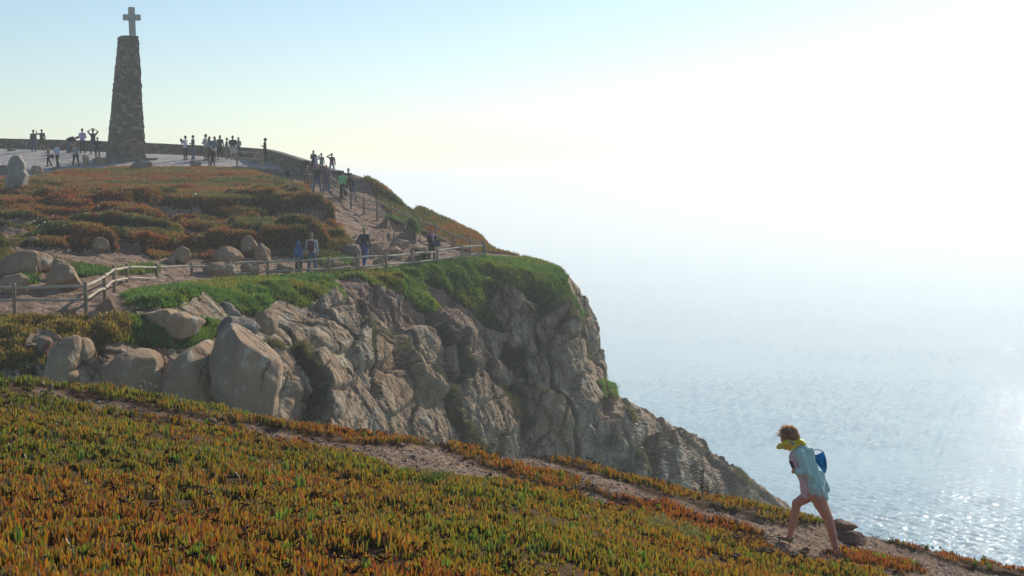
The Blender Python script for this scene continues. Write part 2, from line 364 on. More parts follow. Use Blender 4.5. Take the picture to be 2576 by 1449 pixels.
def terrain_mat():
    t = NT('headland_rock_and_soil'); v = t.coord(); mk = t.sep(t.attr('Mask')); ax = t.sep(t.attr('Aux'))
    big = t.noise(v, .22, 5, .6); mid = t.noise(v, 1.6, 7, .65, .3); fine = t.noise(v, 11, 5, .65); grain = t.noise(v, 45, 2)
    rv = t.coord((1, 1, .55), (.35, .3, .2)); nz = t.n('ShaderNodeTexNoise'); t.l(rv, nz.inputs['Vector']); nz.inputs['Scale'].default_value = .9; nz.inputs['Detail'].default_value = 3
    ad = t.n('ShaderNodeVectorMath', operation='ADD'); t.l(rv, ad.inputs[0]); t.l(nz.outputs['Color'], ad.inputs[1]); rv = ad.outputs[0]
    e1 = t.voro(rv, .42, 'DISTANCE_TO_EDGE'); e2 = t.voro(rv, 1.15, 'DISTANCE_TO_EDGE'); cc1 = t.sep(t.voro(rv, .42, 'F1', 'Color'))[0]
    rock = t.mix(t.ramp(big, [(.38, 0.), (.6, 1.)]), (.34, .215, .125), (.48, .35, .225))
    rock = t.mix(t.ramp(cc1, [(0., .45), (.45, 0.)]), rock, (.28, .19, .125))
    rock = t.mix(t.ramp(mid, [(.40, .75), (.53, 0.)]), rock, (.17, .12, .08))
    lich = t.math('MULTIPLY', t.ramp(t.noise(v, 1.1, 8, .74, .5), [(.50, 0.), (.53, 1.)]), t.ramp(t.noise(v, .16, 3), [(.42, 0.), (.55, 1.)]))
    rock = t.mix(t.math('MULTIPLY', lich, .55), rock, (.50, .45, .34))
    rust = t.ramp(t.noise(v, .5, 4, .6, .8), [(.60, 0.), (.68, .6)])
    rock = t.mix(rust, rock, (.36, .20, .10))
    rock = t.mix(t.ramp(fine, [(.36, .5), (.5, 0.)]), rock, (.09, .07, .05))
    rock = t.mix(t.ramp(e1, [(.010, .6), (.03, 0.)]), rock, (.09, .07, .05))
    rock = t.mix(t.math('MULTIPLY', t.ramp(e2, [(.008, .5), (.022, 0.)]), t.ramp(big, [(.45, 0.), (.52, 1.)])), rock, (.05, .04, .03))
    crk = t.math('ADD', t.ramp(e1, [(0., 0.), (.08, 1.)]), t.math('MULTIPLY', t.ramp(e2, [(0., 0.), (.06, 1.)]), .4))
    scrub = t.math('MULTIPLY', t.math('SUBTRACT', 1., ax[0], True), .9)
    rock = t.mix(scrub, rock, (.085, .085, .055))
    soil = t.mix(t.ramp(mid, [(.35, 0.), (.65, 1.)]), (.17, .105, .07), (.36, .25, .18))
    soil = t.mix(t.ramp(fine, [(.55, 0.), (.7, .6)]), soil, (.42, .32, .25))
    terc = t.mix(mid, (.34, .31, .29), (.50, .47, .44))
    terc = t.mix(t.ramp(fine, [(.4, .35), (.5, 0.)]), terc, (.2, .18, .16))
    pl = t.mix(mid, (.035, .028, .014), (.085, .06, .03))
    c = t.mix(t.ramp(mk[1], [(.3, 0.), (.7, 1.)]), rock, soil)
    c = t.mix(t.ramp(mk[2], [(.3, 0.), (.7, 1.)]), c, terc)
    c = t.mix(t.ramp(t.math('ADD', mk[0], t.math('MULTIPLY', t.math('SUBTRACT', fine, .5), .8)), [(.35, 0.), (.6, 1.)]), c, pl)
    b = t.bump(crk, .45, .25); b = t.bump(mid, .55, .35, b); b = t.bump(fine, .7, .10, b); b = t.bump(grain, .4, .03, b)
    t.bsdf(c, .92, b, .12); return t.m
M_TERR = terrain_mat()
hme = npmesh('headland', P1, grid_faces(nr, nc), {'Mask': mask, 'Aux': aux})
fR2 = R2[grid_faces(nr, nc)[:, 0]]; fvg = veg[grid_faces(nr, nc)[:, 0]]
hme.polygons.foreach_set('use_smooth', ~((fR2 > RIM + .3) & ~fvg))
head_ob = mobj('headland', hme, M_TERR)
tag(head_ob, 'rocky clifftop headland with path and terrace above the sea', None, None, 'structure')

# ---------- near slope ----------
FC = {-500: [(1449,4.6),(1150,9.5),(1010,15),(935,18)], 0: [(1449,5.7),(1221,9.5),(1040,15),(966,17.5)], 435: [(1449,6.5),(1230,10.8),(1080,15.5),(1020,18)],
 870: [(1449,7.5),(1250,11.5),(1130,15.8),(1100,18.5)], 1288: [(1449,8.8),(1290,12),(1195,16),(1156,19)], 1811: [(1449,11.8),(1370,14.2),(1300,17.5),(1270,20)],
 2060: [(1449,13.8),(1400,16.4),(1345,18.6),(1322,20)], 2300: [(1449,15.2),(1430,16.6),(1405,18.6),(1390,20)], 2576: [(1478,16),(1466,17.2),(1456,18.8),(1449,20)], 3100: [(1570,16.5),(1565,17.5),(1555,19),(1550,20.5)]}
near = {-500: (-5, -1.05), 0: (-2.4, -1.35), 435: (-1.3, -1.5), 870: (-.5, -1.6), 1288: (.6, -1.75), 1811: (2.4, -2.2), 2060: (3.6, -2.5), 2300: (5, -2.9), 2576: (7, -3.6), 3100: (11, -5.2)}
cols = []
for px in sorted(FC):
    P = [at(px, a, b) for a, b in FC[px]]; x, z = near[px]; e = P[-1]
    cols.append([np.array([x, -6, z + .15]), np.array([x, 2.2, z])] + P + [drop(e, .0, .7, -.45), drop(e, .4, 3, -5), drop(e, 1, 8, -22), drop(e, 3, 15, -60), np.array([e[0] + 6, e[1] + 26, SEA - 3])])
fctrl = np.array(cols)
FG, FRI, FCI = loft(fctrl, [30] + [52] * 8, [8, 30, 60, 60, 60, 14, 16, 12, 8, 6])
fr, fc = FG.shape[:2]
fR = np.repeat(FRI[:, None], fc, 1).ravel()
FP = FG.reshape(-1, 3); fx, fy = proj(FP); fx = np.where(FP[:, 1] < 1, -9e3, fx)
PATH = [(60,975),(180,990),(300,1008),(450,1040),(560,1058),(740,1088),(960,1122),(1080,1120),(1200,1125),(1380,1160),(1540,1205),(1680,1240),(1850,1285),(1990,1325),(2110,1318),(2190,1345),(2250,1362),(2400,1410),(2600,1452),(2700,1500),(2250,1470),(2150,1420),(2060,1412),(1950,1405),(1915,1370),(1800,1325),(1700,1290),(1560,1270),(1400,1236),(1200,1206),(1040,1192),(900,1146),(760,1110),(600,1078),(400,1042),(200,1012)]
ISLE = [[(1130,1122),(1180,1128),(1300,1165),(1420,1200),(1540,1245),(1680,1280),(1760,1305),(1900,1340),(1925,1375),(1860,1370),(1760,1330),(1640,1292),(1500,1262),(1380,1225),(1250,1180),(1150,1150)],
 [(2105,1385),(2160,1378),(2230,1395),(2330,1440),(2400,1480),(2250,1480),(2190,1440),(2110,1402)], [(2045,1395),(2100,1392),(2095,1404),(2050,1402)]]
def pathmask(P, x, y):
    n = fbm(P * [1.1, 1.1, 0], 3, 14)
    jx = x + 30 * n; jy = y + 11 * n + 7 * fbm(P * [3.3, 3.3, 0], 2, 15)
    m = inpoly(jx, jy, PATH)
    isl = np.zeros(x.shape, bool)
    for p in ISLE: isl |= inpoly(jx, jy, p)
    isl &= (fbm(P * [.8, .8, 0] + 5, 3, 16) > -.18)
    return m & ~isl
fpath = pathmask(FP, fx, fy)
fsoft = (fpath * 1.).reshape(fr, fc)
for _ in range(3): fsoft = (fsoft + np.roll(fsoft, 1, 0) + np.roll(fsoft, -1, 0) + np.roll(fsoft, 1, 1) + np.roll(fsoft, -1, 1)) / 5
fsoft = fsoft.ravel()
fh = .10 * fbm(FP * [.9, .9, 0], 4, 17) * (fy < 1e5) + .035 * fbm(FP * [4, 4, 0], 3, 18) + fsoft * .022 * fbm(FP * [14, 14, 0], 2, 19) - .05 * fsoft
fh = fh + np.where(fR > 6.2, fbm(FP * .5, 4, 20) * 1.2, 0)
fh = fh * np.where(FP[:, 1] < 3, .3, 1)
FP1 = FP + np.array([0, 0, 1.]) * fh[:, None]
def fg_mat():
    t = NT('dry_path_soil'); v = t.coord(); mk = t.sep(t.attr('Mask'))
    a = t.noise(v, 2.2, 6, .65); b_ = t.noise(v, 16, 5, .7); g = t.noise(v, 90, 2); vo = t.voro(v, 22, 'F1', 'Color')
    soil = t.mix(t.ramp(a, [(.35, 0.), (.65, 1.)]), (.15, .096, .062), (.29, .19, .125))
    soil = t.mix(t.ramp(b_, [(.56, 0.), (.66, .7)]), soil, (.36, .28, .22))
    soil = t.mix(t.ramp(b_, [(.34, .8), (.44, 0.)]), soil, (.06, .04, .03))
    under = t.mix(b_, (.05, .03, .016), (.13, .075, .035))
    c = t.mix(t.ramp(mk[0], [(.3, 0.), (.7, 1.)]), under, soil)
    b = t.bump(b_, .8, .03); b = t.bump(g, .5, .008, b)
    t.bsdf(c, .95, b, .1); return t.m
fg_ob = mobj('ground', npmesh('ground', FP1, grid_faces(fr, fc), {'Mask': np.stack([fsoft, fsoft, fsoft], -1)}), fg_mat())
tag(fg_ob, 'near sloping ground with a worn dirt path', None, None, 'structure')
bpy.context.view_layer.update()
dg = bpy.context.evaluated_depsgraph_get()
BV_H = BVHTree.FromObject(head_ob, dg); BV_F = BVHTree.FromObject(fg_ob, dg)
def hit(px, py, bv=None, lo=0):
    d = Vector(at(px, py, 1.).tolist()).normalized(); o = d * lo
    h = (bv or BV_H).ray_cast(o, d)[0]
    return h
def zat(x, y, bv=None, z0=30):
    h = (bv or BV_H).ray_cast(Vector((x, y, z0)), Vector((0, 0, -1)))[0]
    return h.z if h else -4.

# ---------- sea ----------
def sea_mat():
    t = NT('sea_water'); v = t.coord()
    c2 = t.coord((1, 1.6, 1), (0, 0, .35))
    n1 = t.noise(c2, .022, 5, .6, .3); n3 = t.noise(c2, .6, 5, .65)
    b = t.bump(n3, .8, .45)
    foam = t.ramp(t.noise(c2, .22, 8, .72, .3), [(.70, 0.), (.735, 1.)])
    base = t.mix(t.ramp(n1, [(.3, 0.), (.7, 1.)]), (.03, .24, .36), (.05, .31, .42))
    c = t.mix(foam, base, (.7, .75, .76))
    t.bsdf(c, t.math('ADD', .07, t.math('MULTIPLY', foam, .5)), b, .5, IOR=1.33)
    return t.m
azs = np.concatenate([np.linspace(-180, -14, 50)[:-1], np.linspace(-14, 27, 1000), np.linspace(27, 180, 46)[1:-1]])
dep = np.linspace(math.atan(135 / 385.), math.atan(135 / 4200.), 760)
rad_ = np.concatenate([[60, 180, 300], 135 / np.tan(dep), [5200, 7500, 12000, 20000, 40000]])
A_, R_ = np.meshgrid(np.radians(azs), rad_); SP = np.stack([np.sin(A_) * R_, np.cos(A_) * R_, 0 * R_], -1).reshape(-1, 3)
wv_ = np.zeros(len(SP)); rs_ = np.random.default_rng(5); rr_ = R_.ravel(); ins = (A_.ravel() > math.radians(-14.5)) & (A_.ravel() < math.radians(27.5))
for k in range(46):
    lam = 1.5 * (8 / 1.5) ** (k / 45.); th = math.radians(205) + rs_.normal(0, .62); kv = 2 * math.pi / lam; ph = rs_.uniform(0, 6.28)
    wv_ += ss(0, 1, np.clip(lam * 2.6 / (rr_ * .004 + 1) - .25, 0, 1)) * lam * .0082 * np.sin(kv * (SP[:, 0] * math.sin(th) + SP[:, 1] * math.cos(th)) + ph + 1.5 * np.sin(SP[:, 0] * .011 * (1 + k % 3) + SP[:, 1] * .008 + k))
gust = .55 + .9 * ss(-.35, .45, fbm(SP * [.006, .012, 0], 4, 77))
SP[:, 2] = SEA + wv_ * gust * ins * ss(300, 390, rr_)
nA, nR = len(azs), len(rad_); fS = grid_faces(nR, nA)
wr = np.array([[j * nA + nA - 1, j * nA, (j + 1) * nA, (j + 1) * nA + nA - 1] for j in range(nR - 1)])
SP = np.concatenate([SP, [[0, 0, SEA]]]); cI = len(SP) - 1
fan = np.array([[cI, cI, (i + 1) % nA, i] for i in range(nA)])
me = npmesh('sea', SP[:-1], np.concatenate([fS, wr]))
bm = bmesh.new(); bm.from_mesh(me); bmesh.ops.recalc_face_normals(bm, faces=bm.faces[:]); 
bm.faces.ensure_lookup_table()
if bm.faces[len(bm.faces) // 2].normal.z < 0: bmesh.ops.reverse_faces(bm, faces=bm.faces[:])
bmesh.ops.holes_fill(bm, edges=[e for e in bm.edges if e.is_boundary and e.verts[0].co.length < 160], sides=0); bm.to_mesh(me); bm.free()
tag(mobj('sea', me, sea_mat()), 'calm hazy ocean far below the cliff', None, None, 'structure')
# ================= PLANTS =================
rng = np.random.default_rng(7)
def unit(a): return a / np.maximum(np.linalg.norm(a, axis=-1, keepdims=True), 1e-9)
def leaves(base, dirn, side, length, width, bend, c0, c1, rings=(0., .34, .70, .93), fat=.6):
    """fleshy curved finger leaves: cupped blades that taper to a tip. bend = curl vector"""
    n = len(base); V_ = []; C_ = []
    nrm = unit(np.cross(dirn, side)); prof = {0.: .6, .34: 1., .70: .92, .93: .5}
    for t in rings:
        p = base + dirn * (length * t)[:, None] + bend * (length * t * t)[:, None]
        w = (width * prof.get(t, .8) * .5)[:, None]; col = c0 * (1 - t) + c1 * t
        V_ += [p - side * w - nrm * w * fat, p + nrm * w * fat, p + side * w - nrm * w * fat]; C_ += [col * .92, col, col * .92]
    V_.append(base + dirn * length[:, None] + bend * length[:, None]); C_.append(c1 * 1.05)
    k = len(V_); vv = np.stack(V_, 1); cc = np.clip(np.stack(C_, 1), 0, 1)
    f = []
    for r in range(len(rings) - 1):
        for s in (0, 1):
            a = r * 3 + s; f += [(a, a + 1, a + 4), (a, a + 4, a + 3)]
    a = (len(rings) - 1) * 3; f += [(a, a + 1, k - 1), (a + 1, a + 2, k - 1)]
    f = np.array(f)[None] + (np.arange(n) * k)[:, None, None]
    return vv.reshape(-1, 3), f.reshape(-1, 3), cc.reshape(-1, 3)
def merge(parts):
    vs, fs, cs = [], [], []; o = 0
    for v, f, c in parts: vs.append(v); fs.append(f + o); cs.append(c); o += len(v)
    return np.concatenate(vs), np.concatenate(fs), np.concatenate(cs)
def sample_grid(P, nr, nc, w, n):
    """random points on a grid mesh, quad weight w; returns position and quad index"""
    f = grid_faces(nr, nc); a, b, c, d = (P[f[:, k]] for k in range(4))
    area = np.linalg.norm(np.cross(c - a, d - b), axis=1) * .5
    ww = w[f].min(1) * area; cs = np.cumsum(ww); cs /= cs[-1]
    q = np.searchsorted(cs, rng.random(n)); u, v = rng.random((2, n, 1))
    return (a[q] * (1 - u) * (1 - v) + b[q] * u * (1 - v) + c[q] * u * v + d[q] * (1 - u) * v), f[q, 0]
M_LEAF = leaf_mat('fleshy_leaf'); M_FAR = leaf_mat('mat_leaf', .35, .07)
def pal(n, t, A):
    """pick from palette rows A by t in 0..1"""
    A = np.array(A, float); i = np.clip(t * (len(A) - 1), 0, len(A) - 1.001); k = i.astype(int); f = (i - k)[:, None]
    return A[k] * (1 - f) + A[k + 1] * f
# ---- near field of ice plant
inv = ((fx > -230) & (fx < 2800) & (fy < 1640) & (FP[:, 1] > 3.6) & (fR < 5.62)) * 1.
wgt = inv * (1 - fpath) * np.clip(11 / np.maximum(FP[:, 1], 4), .62, 1.5)
NS = 18000
sp_, qi = sample_grid(FP1, fr, fc, wgt, NS)
ssx, ssy = proj(sp_); keep = ~pathmask(sp_ * 1., ssx, ssy); sp_ = sp_[keep]; ns = len(sp_)
clump = fbm(sp_ * [2.2, 2.2, 0], 3, 101); patch = fbm(sp_ * [.5, .5, 0], 3, 102)
K = 7
rep = np.repeat(np.arange(ns), K); n = len(rep)
a = rng.random(n) * math.tau; rad = rng.random(n) * .045
ea = np.abs(patch[rep])
base = sp_[rep] + np.stack([np.cos(a) * rad, np.sin(a) * rad, -.015 + 0 * a], -1)
tilt = rng.normal(.22, .15, n); lean = rng.normal(0, .07, (ns, 2))[rep]
out = np.stack([np.cos(a), np.sin(a), 0 * a], -1)
dirn = out * np.sin(tilt)[:, None] + np.array([0, 0, 1.]) * np.cos(tilt)[:, None]; dirn[:, :2] += lean; dirn = unit(dirn)
length = rng.uniform(.05, .098, n) * (1 + .35 * clump[rep]); width = rng.uniform(.0125, .019, n)
bend = -out * rng.uniform(.02, .28, n)[:, None]
side = unit(np.cross(dirn, out + rng.normal(0, .3, (n, 3))))
base[:, 2] += np.clip(clump[rep] * .05, -.03, .04)
tone = np.clip(.54 + .6 * patch[rep] + .6 * rng.normal(0, .36, n) + .35 * rng.normal(0, .3, ns)[rep] + .00012 * (proj(base)[0] - 900), 0, 1)
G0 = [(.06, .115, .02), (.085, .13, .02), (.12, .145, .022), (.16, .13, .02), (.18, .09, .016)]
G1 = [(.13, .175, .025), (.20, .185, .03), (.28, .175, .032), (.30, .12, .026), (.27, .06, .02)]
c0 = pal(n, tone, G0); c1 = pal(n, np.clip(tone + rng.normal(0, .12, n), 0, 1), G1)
br = rng.uniform(.55, 1.12, n)[:, None]
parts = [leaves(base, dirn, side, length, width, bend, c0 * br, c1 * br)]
# withered dark heads
nd = 480
dp, _ = sample_grid(FP1, fr, fc, wgt * (1. * (fbm(FP * [.8, .8, 0], 3, 104) > -.02)), nd)
rep = np.repeat(np.arange(nd), 9); n = len(rep); a = rng.random(n) * math.tau
out = np.stack([np.cos(a), np.sin(a), 0 * a], -1); hgt = rng.uniform(.045, .095, nd)[rep]
base = dp[rep] + np.stack([0 * a, 0 * a, hgt], -1) + rng.normal(0, .008, (n, 3))
dirn = unit(out + np.array([0, 0, 1.]) * rng.normal(.25, .45, n)[:, None]); side = unit(np.cross(dirn, np.array([0, 0, 1.]) + rng.normal(0, .2, (n, 3))))
c = np.array([(.05, .02, .016)]) * rng.uniform(.4, 1.8, (n, 1)) + 0 * base
DK = leaves(base, dirn, side, rng.uniform(.02, .055, n), rng.uniform(.007, .014, n), np.array([[0, 0, -.25]]) * rng.random((n, 1)), c, c * .8)
# bright green single rosettes
ng = 240
gp, _ = sample_grid(FP1, fr, fc, wgt, ng)
rep = np.repeat(np.arange(ng), 9); n = len(rep); a = rng.random(n) * math.tau
out = np.stack([np.cos(a), np.sin(a), 0 * a], -1)
base = gp[rep] + out * .012 + [0, 0, .005]; tl = rng.uniform(.25, .7, n)
dirn = unit(out * np.sin(tl)[:, None] + np.array([0, 0, 1.]) * np.cos(tl)[:, None]); side = unit(np.cross(dirn, out + [0, 0, .3]))
c = np.array([(.085, .15, .025)]) * rng.uniform(.7, 1.3, (n, 1)) + 0 * base
parts.append(leaves(base, dirn, side, rng.uniform(.08, .115, n), rng.uniform(.012, .017, n), -out * .35, c * .8, c * 1.3))
v, f, c = merge(parts)
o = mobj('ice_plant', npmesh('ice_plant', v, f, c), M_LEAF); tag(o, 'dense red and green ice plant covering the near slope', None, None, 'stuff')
# ---- dry twigs, roots and gravel on the path
ptw = inv * fpath
def twig_mesh(n, w, L0, L1, z0, z1, up):
    p, _ = sample_grid(FP1, fr, fc, w, n)
    a = rng.random(n) * math.tau; d = unit(np.stack([np.cos(a), np.sin(a), rng.normal(up, .25, n)], -1)); s = unit(np.cross(d, [0, 0, 1.]) + rng.normal(0, .3, (n, 3)))
    c = np.array([(.16, .11, .08)]) * rng.uniform(.3, 2.0, (n, 1))
    return leaves(p + [0, 0, 1] * rng.uniform(z0, z1, (n, 1)), d, s, rng.uniform(L0, L1, n), rng.uniform(.003, .006, n), rng.normal(0, .4, (n, 3)) * [1, 1, .5], c, c)
border = inv * (fsoft > .05) * (fsoft < .6)
v, f, c = merge([twig_mesh(2600, ptw, .02, .09, .0, .01, .02), twig_mesh(9000, border, .04, .16, .0, .03, .12), twig_mesh(1500, border, .05, .13, .01, .04, .7)])
tm = NT('dry_twig'); tm.bsdf(tm.attr('Col'), .9)
o = mobj('withered_flowers', npmesh('withered_flowers', *DK), tm.m); tag(o, 'dark withered flower heads scattered through the near ice plant', None, None, 'stuff')
o = mobj('dry_twigs', npmesh('dry_twigs', v, f, c), tm.m); tag(o, 'dry twigs and roots scattered along the dirt path', None, None, 'stuff')
def chips(n, w, s0, s1):
    p, _ = sample_grid(FP1, fr, fc, w, n); s = s0 * (s1 / s0) ** (rng.random(n) ** 2.5)
    t = np.array([(1, 0, 0), (-1, 0, 0), (0, 1, 0), (0, -1, 0), (0, 0, .7), (0, 0, -.5), (.6, .6, .35), (-.7, .5, .3)], float)
    tri = np.array([(6, 4, 0), (6, 2, 4), (6, 0, 2), (7, 4, 2), (7, 1, 4), (7, 2, 1), (4, 1, 3), (4, 3, 0), (5, 2, 0), (5, 1, 2), (5, 3, 1), (5, 0, 3)])
    a = rng.random(n) * math.tau; T = t[None] * (s[:, None, None] * rng.uniform(.6, 1.3, (n, 8, 1))) * np.stack([rng.uniform(.7, 1.3, n), rng.uniform(.5, 1.0, n), rng.uniform(.3, .75, n)], -1)[:, None]
    x = T[..., 0] * np.cos(a)[:, None] - T[..., 1] * np.sin(a)[:, None]; y = T[..., 0] * np.sin(a)[:, None] + T[..., 1] * np.cos(a)[:, None]
    v = np.stack([x, y, T[..., 2]], -1) + p[:, None]
    c = pal(n, rng.random(n), [(.16, .11, .08), (.28, .20, .155), (.40, .32, .26)])
    return v.reshape(-1, 3), (tri[None] + (np.arange(n) * 8)[:, None, None]).reshape(-1, 3), np.repeat(c, 8, 0)
v, f, c = chips(15000, ptw, .006, .05)
o = mobj('gravel', npmesh('gravel', v, f, c, smooth=False), tm.m); tag(o, 'small angular stones lying on the dirt path', None, None, 'stuff')

# ---- plant mats of the headland
def tufts(P, nrm, K, L0, L1, w0, w1, spread, c0, c1):
    ns = len(P); rep = np.repeat(np.arange(ns), K); n = len(rep)
    r = rng.normal(0, 1, (n, 3)); up_ = unit(nrm * .6 + [0, 0, .8])[rep]
    d = unit(up_ + r * spread); side = unit(np.cross(d, rng.normal(0, 1, (n, 3))))
    L_ = rng.uniform(L0, L1, n); w = rng.uniform(w0, w1, n)[:, None]
    b = P[rep] + r * .04 - up_ * .02; nn = np.cross(d, side)
    V4 = np.stack([b, b + d * (L_ * .5)[:, None] - side * w + nn * w * .5, b + d * L_[:, None], b + d * (L_ * .5)[:, None] + side * w + nn * w * .5], 1)
    f = np.array([(0, 1, 2), (0, 2, 3)])[None] + (np.arange(n) * 4)[:, None, None]
    q = rng.uniform(.75, 1.25, (n, 1))
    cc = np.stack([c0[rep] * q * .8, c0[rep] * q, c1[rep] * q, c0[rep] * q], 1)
    return V4.reshape(-1, 3), f.reshape(-1, 3), np.clip(cc.reshape(-1, 3), 0, 1)
hx, hy = proj(HP)
vis = ((hx > -260) & (hx < 2000) & (hy < 1100)) * 1.
dens = np.clip((75 / HP[:, 1]) ** 1.2, .5, 2.0)
wv = vis * (vs > .62) * dens * (R2 > 1.9)
NH = 210000
p, qi = sample_grid(HP, nr, nc, wv, NH); nn = HN[qi]; gflag = green[qi]
t1 = fbm(p * [.35, .5, .5], 4, 120); t2 = fbm(p * 2.5, 2, 121); el_ = rng.normal(0, .14, NH)
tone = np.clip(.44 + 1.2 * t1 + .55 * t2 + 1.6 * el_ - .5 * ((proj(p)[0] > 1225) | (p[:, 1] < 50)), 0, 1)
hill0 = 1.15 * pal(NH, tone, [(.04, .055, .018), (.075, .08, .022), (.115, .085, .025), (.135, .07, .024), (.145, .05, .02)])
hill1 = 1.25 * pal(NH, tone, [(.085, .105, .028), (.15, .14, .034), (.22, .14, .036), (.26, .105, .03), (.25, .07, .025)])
gx = proj(p)[0]; tg = np.clip(.35 + .9 * t1 + .5 * t2 + el_ + .55 * ((gx < 330) & (proj(p)[1] > 780)), 0, 1)
gr0 = 1.25 * pal(NH, tg, [(.035, .085, .018), (.05, .12, .02), (.085, .13, .022), (.13, .12, .025)])
gr1 = 1.3 * pal(NH, tg, [(.06, .13, .022), (.09, .19, .028), (.16, .21, .03), (.24, .16, .03)])
g_ = gflag[:, None]
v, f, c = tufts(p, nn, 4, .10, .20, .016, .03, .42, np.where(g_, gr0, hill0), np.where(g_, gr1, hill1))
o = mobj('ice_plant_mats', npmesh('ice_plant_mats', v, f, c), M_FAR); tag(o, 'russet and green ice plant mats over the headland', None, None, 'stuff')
# scrub rooted in the clefts of the cliff
scn = fbm(HP * .35, 3, 130)
ws = ((hx > -100) & (hx < 2000) & (hy < 1330) & (face > .6) & (((cav < .25) & (scn > -.1)) | (scn > .47)) & (R2 > RIM + .4) & (R2 < 15.6)) * 1.
p, qi = sample_grid(HP, nr, nc, ws, 42000); NS2 = len(p)
tt = np.clip(.5 + fbm(p * .8, 3, 131) + rng.normal(0, .15, NS2), 0, 1)
c0 = pal(NS2, tt, [(.045, .06, .03), (.08, .09, .045), (.13, .12, .07)])
v, f, c = tufts(p, HN[qi], 4, .10, .28, .010, .02, .7, c0, c0 * 1.3)
o = mobj('cliff_scrub', npmesh('cliff_scrub', v, f, c), M_FAR); tag(o, 'dark scrub growing in the clefts of the cliff', None, None, 'stuff')
# ================= THINGS =================
def bm_to(bm, name, mat, parent=None, smooth=False):
    me = bpy.data.meshes.new(name); bm.normal_update(); bm.to_mesh(me); bm.free()
    if smooth:
        for p in me.polygons: p.use_smooth = True
    return mobj(name, me, mat, parent)
M_WALL = rock_mat('masonry', (.34, .26, .18), (.17, .13, .095), (.34, .33, .28), .58, 1.4, stones=3.2)
M_TOWER = rock_mat('tower_stone', (.33, .26, .19), (.16, .13, .095), (.42, .40, .34), .60, 1.3, .5, stones=2.9)
M_CROSS = rock_mat('cross_stone', (.66, .60, .52), (.44, .40, .35), None, .6, 2.)
M_GRAN = rock_mat('granite', (.45, .31, .19), (.28, .19, .12), (.52, .47, .37), .58, 1.2)
M_BIG = rock_mat('big_granite', (.43, .30, .19), (.28, .19, .12), (.48, .43, .34), .57, .9, crack=.2)
M_GREY = rock_mat('grey_stone', (.30, .26, .215), (.17, .145, .12), (.42, .40, .34), .62, 2.)
M_BROWN = rock_mat('brown_rock', (.42, .27, .185), (.24, .15, .105), None, .6, 5.)
def wood_mat(name, a, b):
    t = NT(name); v = t.coord((6, 6, 1.2)); n = t.noise(v, 5, 5, .6); n2 = t.noise(t.coord(), 2.2, 3)
    c = t.mix(n, a, b); c = t.mix(t.ramp(n2, [(.4, 0.), (.65, .5)]), c, tuple(x * .5 for x in a)); t.bsdf(c, .8, t.bump(n, .5, .01), .25); return t.m
M_POST = wood_mat('fence_post_wood', (.20, .15, .095), (.36, .28, .18)); M_RAIL = wood_mat('fence_rail_wood', (.34, .28, .20), (.54, .47, .36))
M_DRY = wood_mat('dry_stem', (.10, .065, .04), (.24, .16, .10))
def stone_disp(P, s, cell, amt, seed):
    a, b, cid, dv = voro(P / cell + seed * 3.3, seed)
    return (ss(0, .16, b - a) * .6 + (cid - .5) * 1.) * amt
def wall_strip(name, pts, h, th, mat, parent, seed, cell=.38, amt=.05, step=.14, z0=-.3, nz=9, caph=0.):
    P = [Vector(p) for p in pts]; S = [P[0]]
    for a, b in zip(P, P[1:]):
        k = max(1, int((b - a).length / step)); S += [a.lerp(b, (i + 1) / k) for i in range(k)]
    S = np.array([list(s) for s in S]); hh = np.interp(np.linspace(0, 1, len(S)), np.linspace(0, 1, len(h)), h)
    for _ in range(6): S[1:-1] = (S[:-2] + S[1:-1] * 2 + S[2:]) / 4
    tg = np.gradient(S, axis=0); tg[:, 2] = 0; tg = unit(tg); nn = np.stack([-tg[:, 1], tg[:, 0], 0 * tg[:, 0]], -1)
    prof = [(-1, t) for t in np.linspace(0, 1, nz)] + [(x, 1) for x in (-.5, 0, .5)] + [(1, t) for t in np.linspace(1, 0, nz)]
    V_ = []
    for (a, t) in prof: V_.append(S + nn * (a * th / 2) + np.array([0, 0, 1.]) * (z0 + (hh - z0) * t)[:, None])
    V_ = np.stack(V_, 1); n, k = V_.shape[:2]; Q_ = V_.reshape(-1, 3)
    d = stone_disp(Q_ * [1, 1, 1.4], 1, cell, amt, seed)
    on = np.repeat(np.array([[a, (1. if t == 1 and abs(a) < 1 else 0.)] for a, t in prof])[None], n, 0).reshape(-1, 2)
    Q_ = Q_ + np.repeat(nn, k, 0) * (on[:, :1] * d[:, None]) + np.array([0, 0, 1.]) * (d * on[:, 1])[:, None]
    f = grid_faces(n, k); me = npmesh(name, Q_, f)
    bm = bmesh.new(); bm.from_mesh(me); bmesh.ops.holes_fill(bm, edges=[e for e in bm.edges if e.is_boundary], sides=0)
    bmesh.ops.recalc_face_normals(bm, faces=bm.faces); bm.to_mesh(me); bm.free()
    return mobj(name, me, mat, parent)
# ---- terrace parapet
WB = [(-430,368,122), (-200,373,119.5), (0,379,117), (110,382,115), (215,385,113.5), (310,389,112.3), (400,393,111.5), (500,398,111), (560,401,110.2), (610,404,108.5), (645,407,106), (673,411,103.5), (700,419,101), (735,432,97.7), (769,446,95)]
wp = []
for a, b, D in WB:
    p = V(a, b, D); wp.append(p)
w = empty('parapet_wall', wp[7], 'long low rubble stone parapet wall edging the terrace behind the tall monument', 'wall')
off = -wp[7]
loc = [p + off for p in wp]
wall_strip('masonry', loc, [.93] * 11 + [.96, .98, 1.0, 1.04], .5, M_WALL, w, 3, z0=-.6)
wall_strip('coping', [p + Vector((0, 0, h)) for p, h in zip(loc, [.93] * 11 + [.96, .98, 1.0, 1.04])], [.07], .56, M_GREY, w, 5, cell=.6, amt=.02, z0=.004, nz=3)
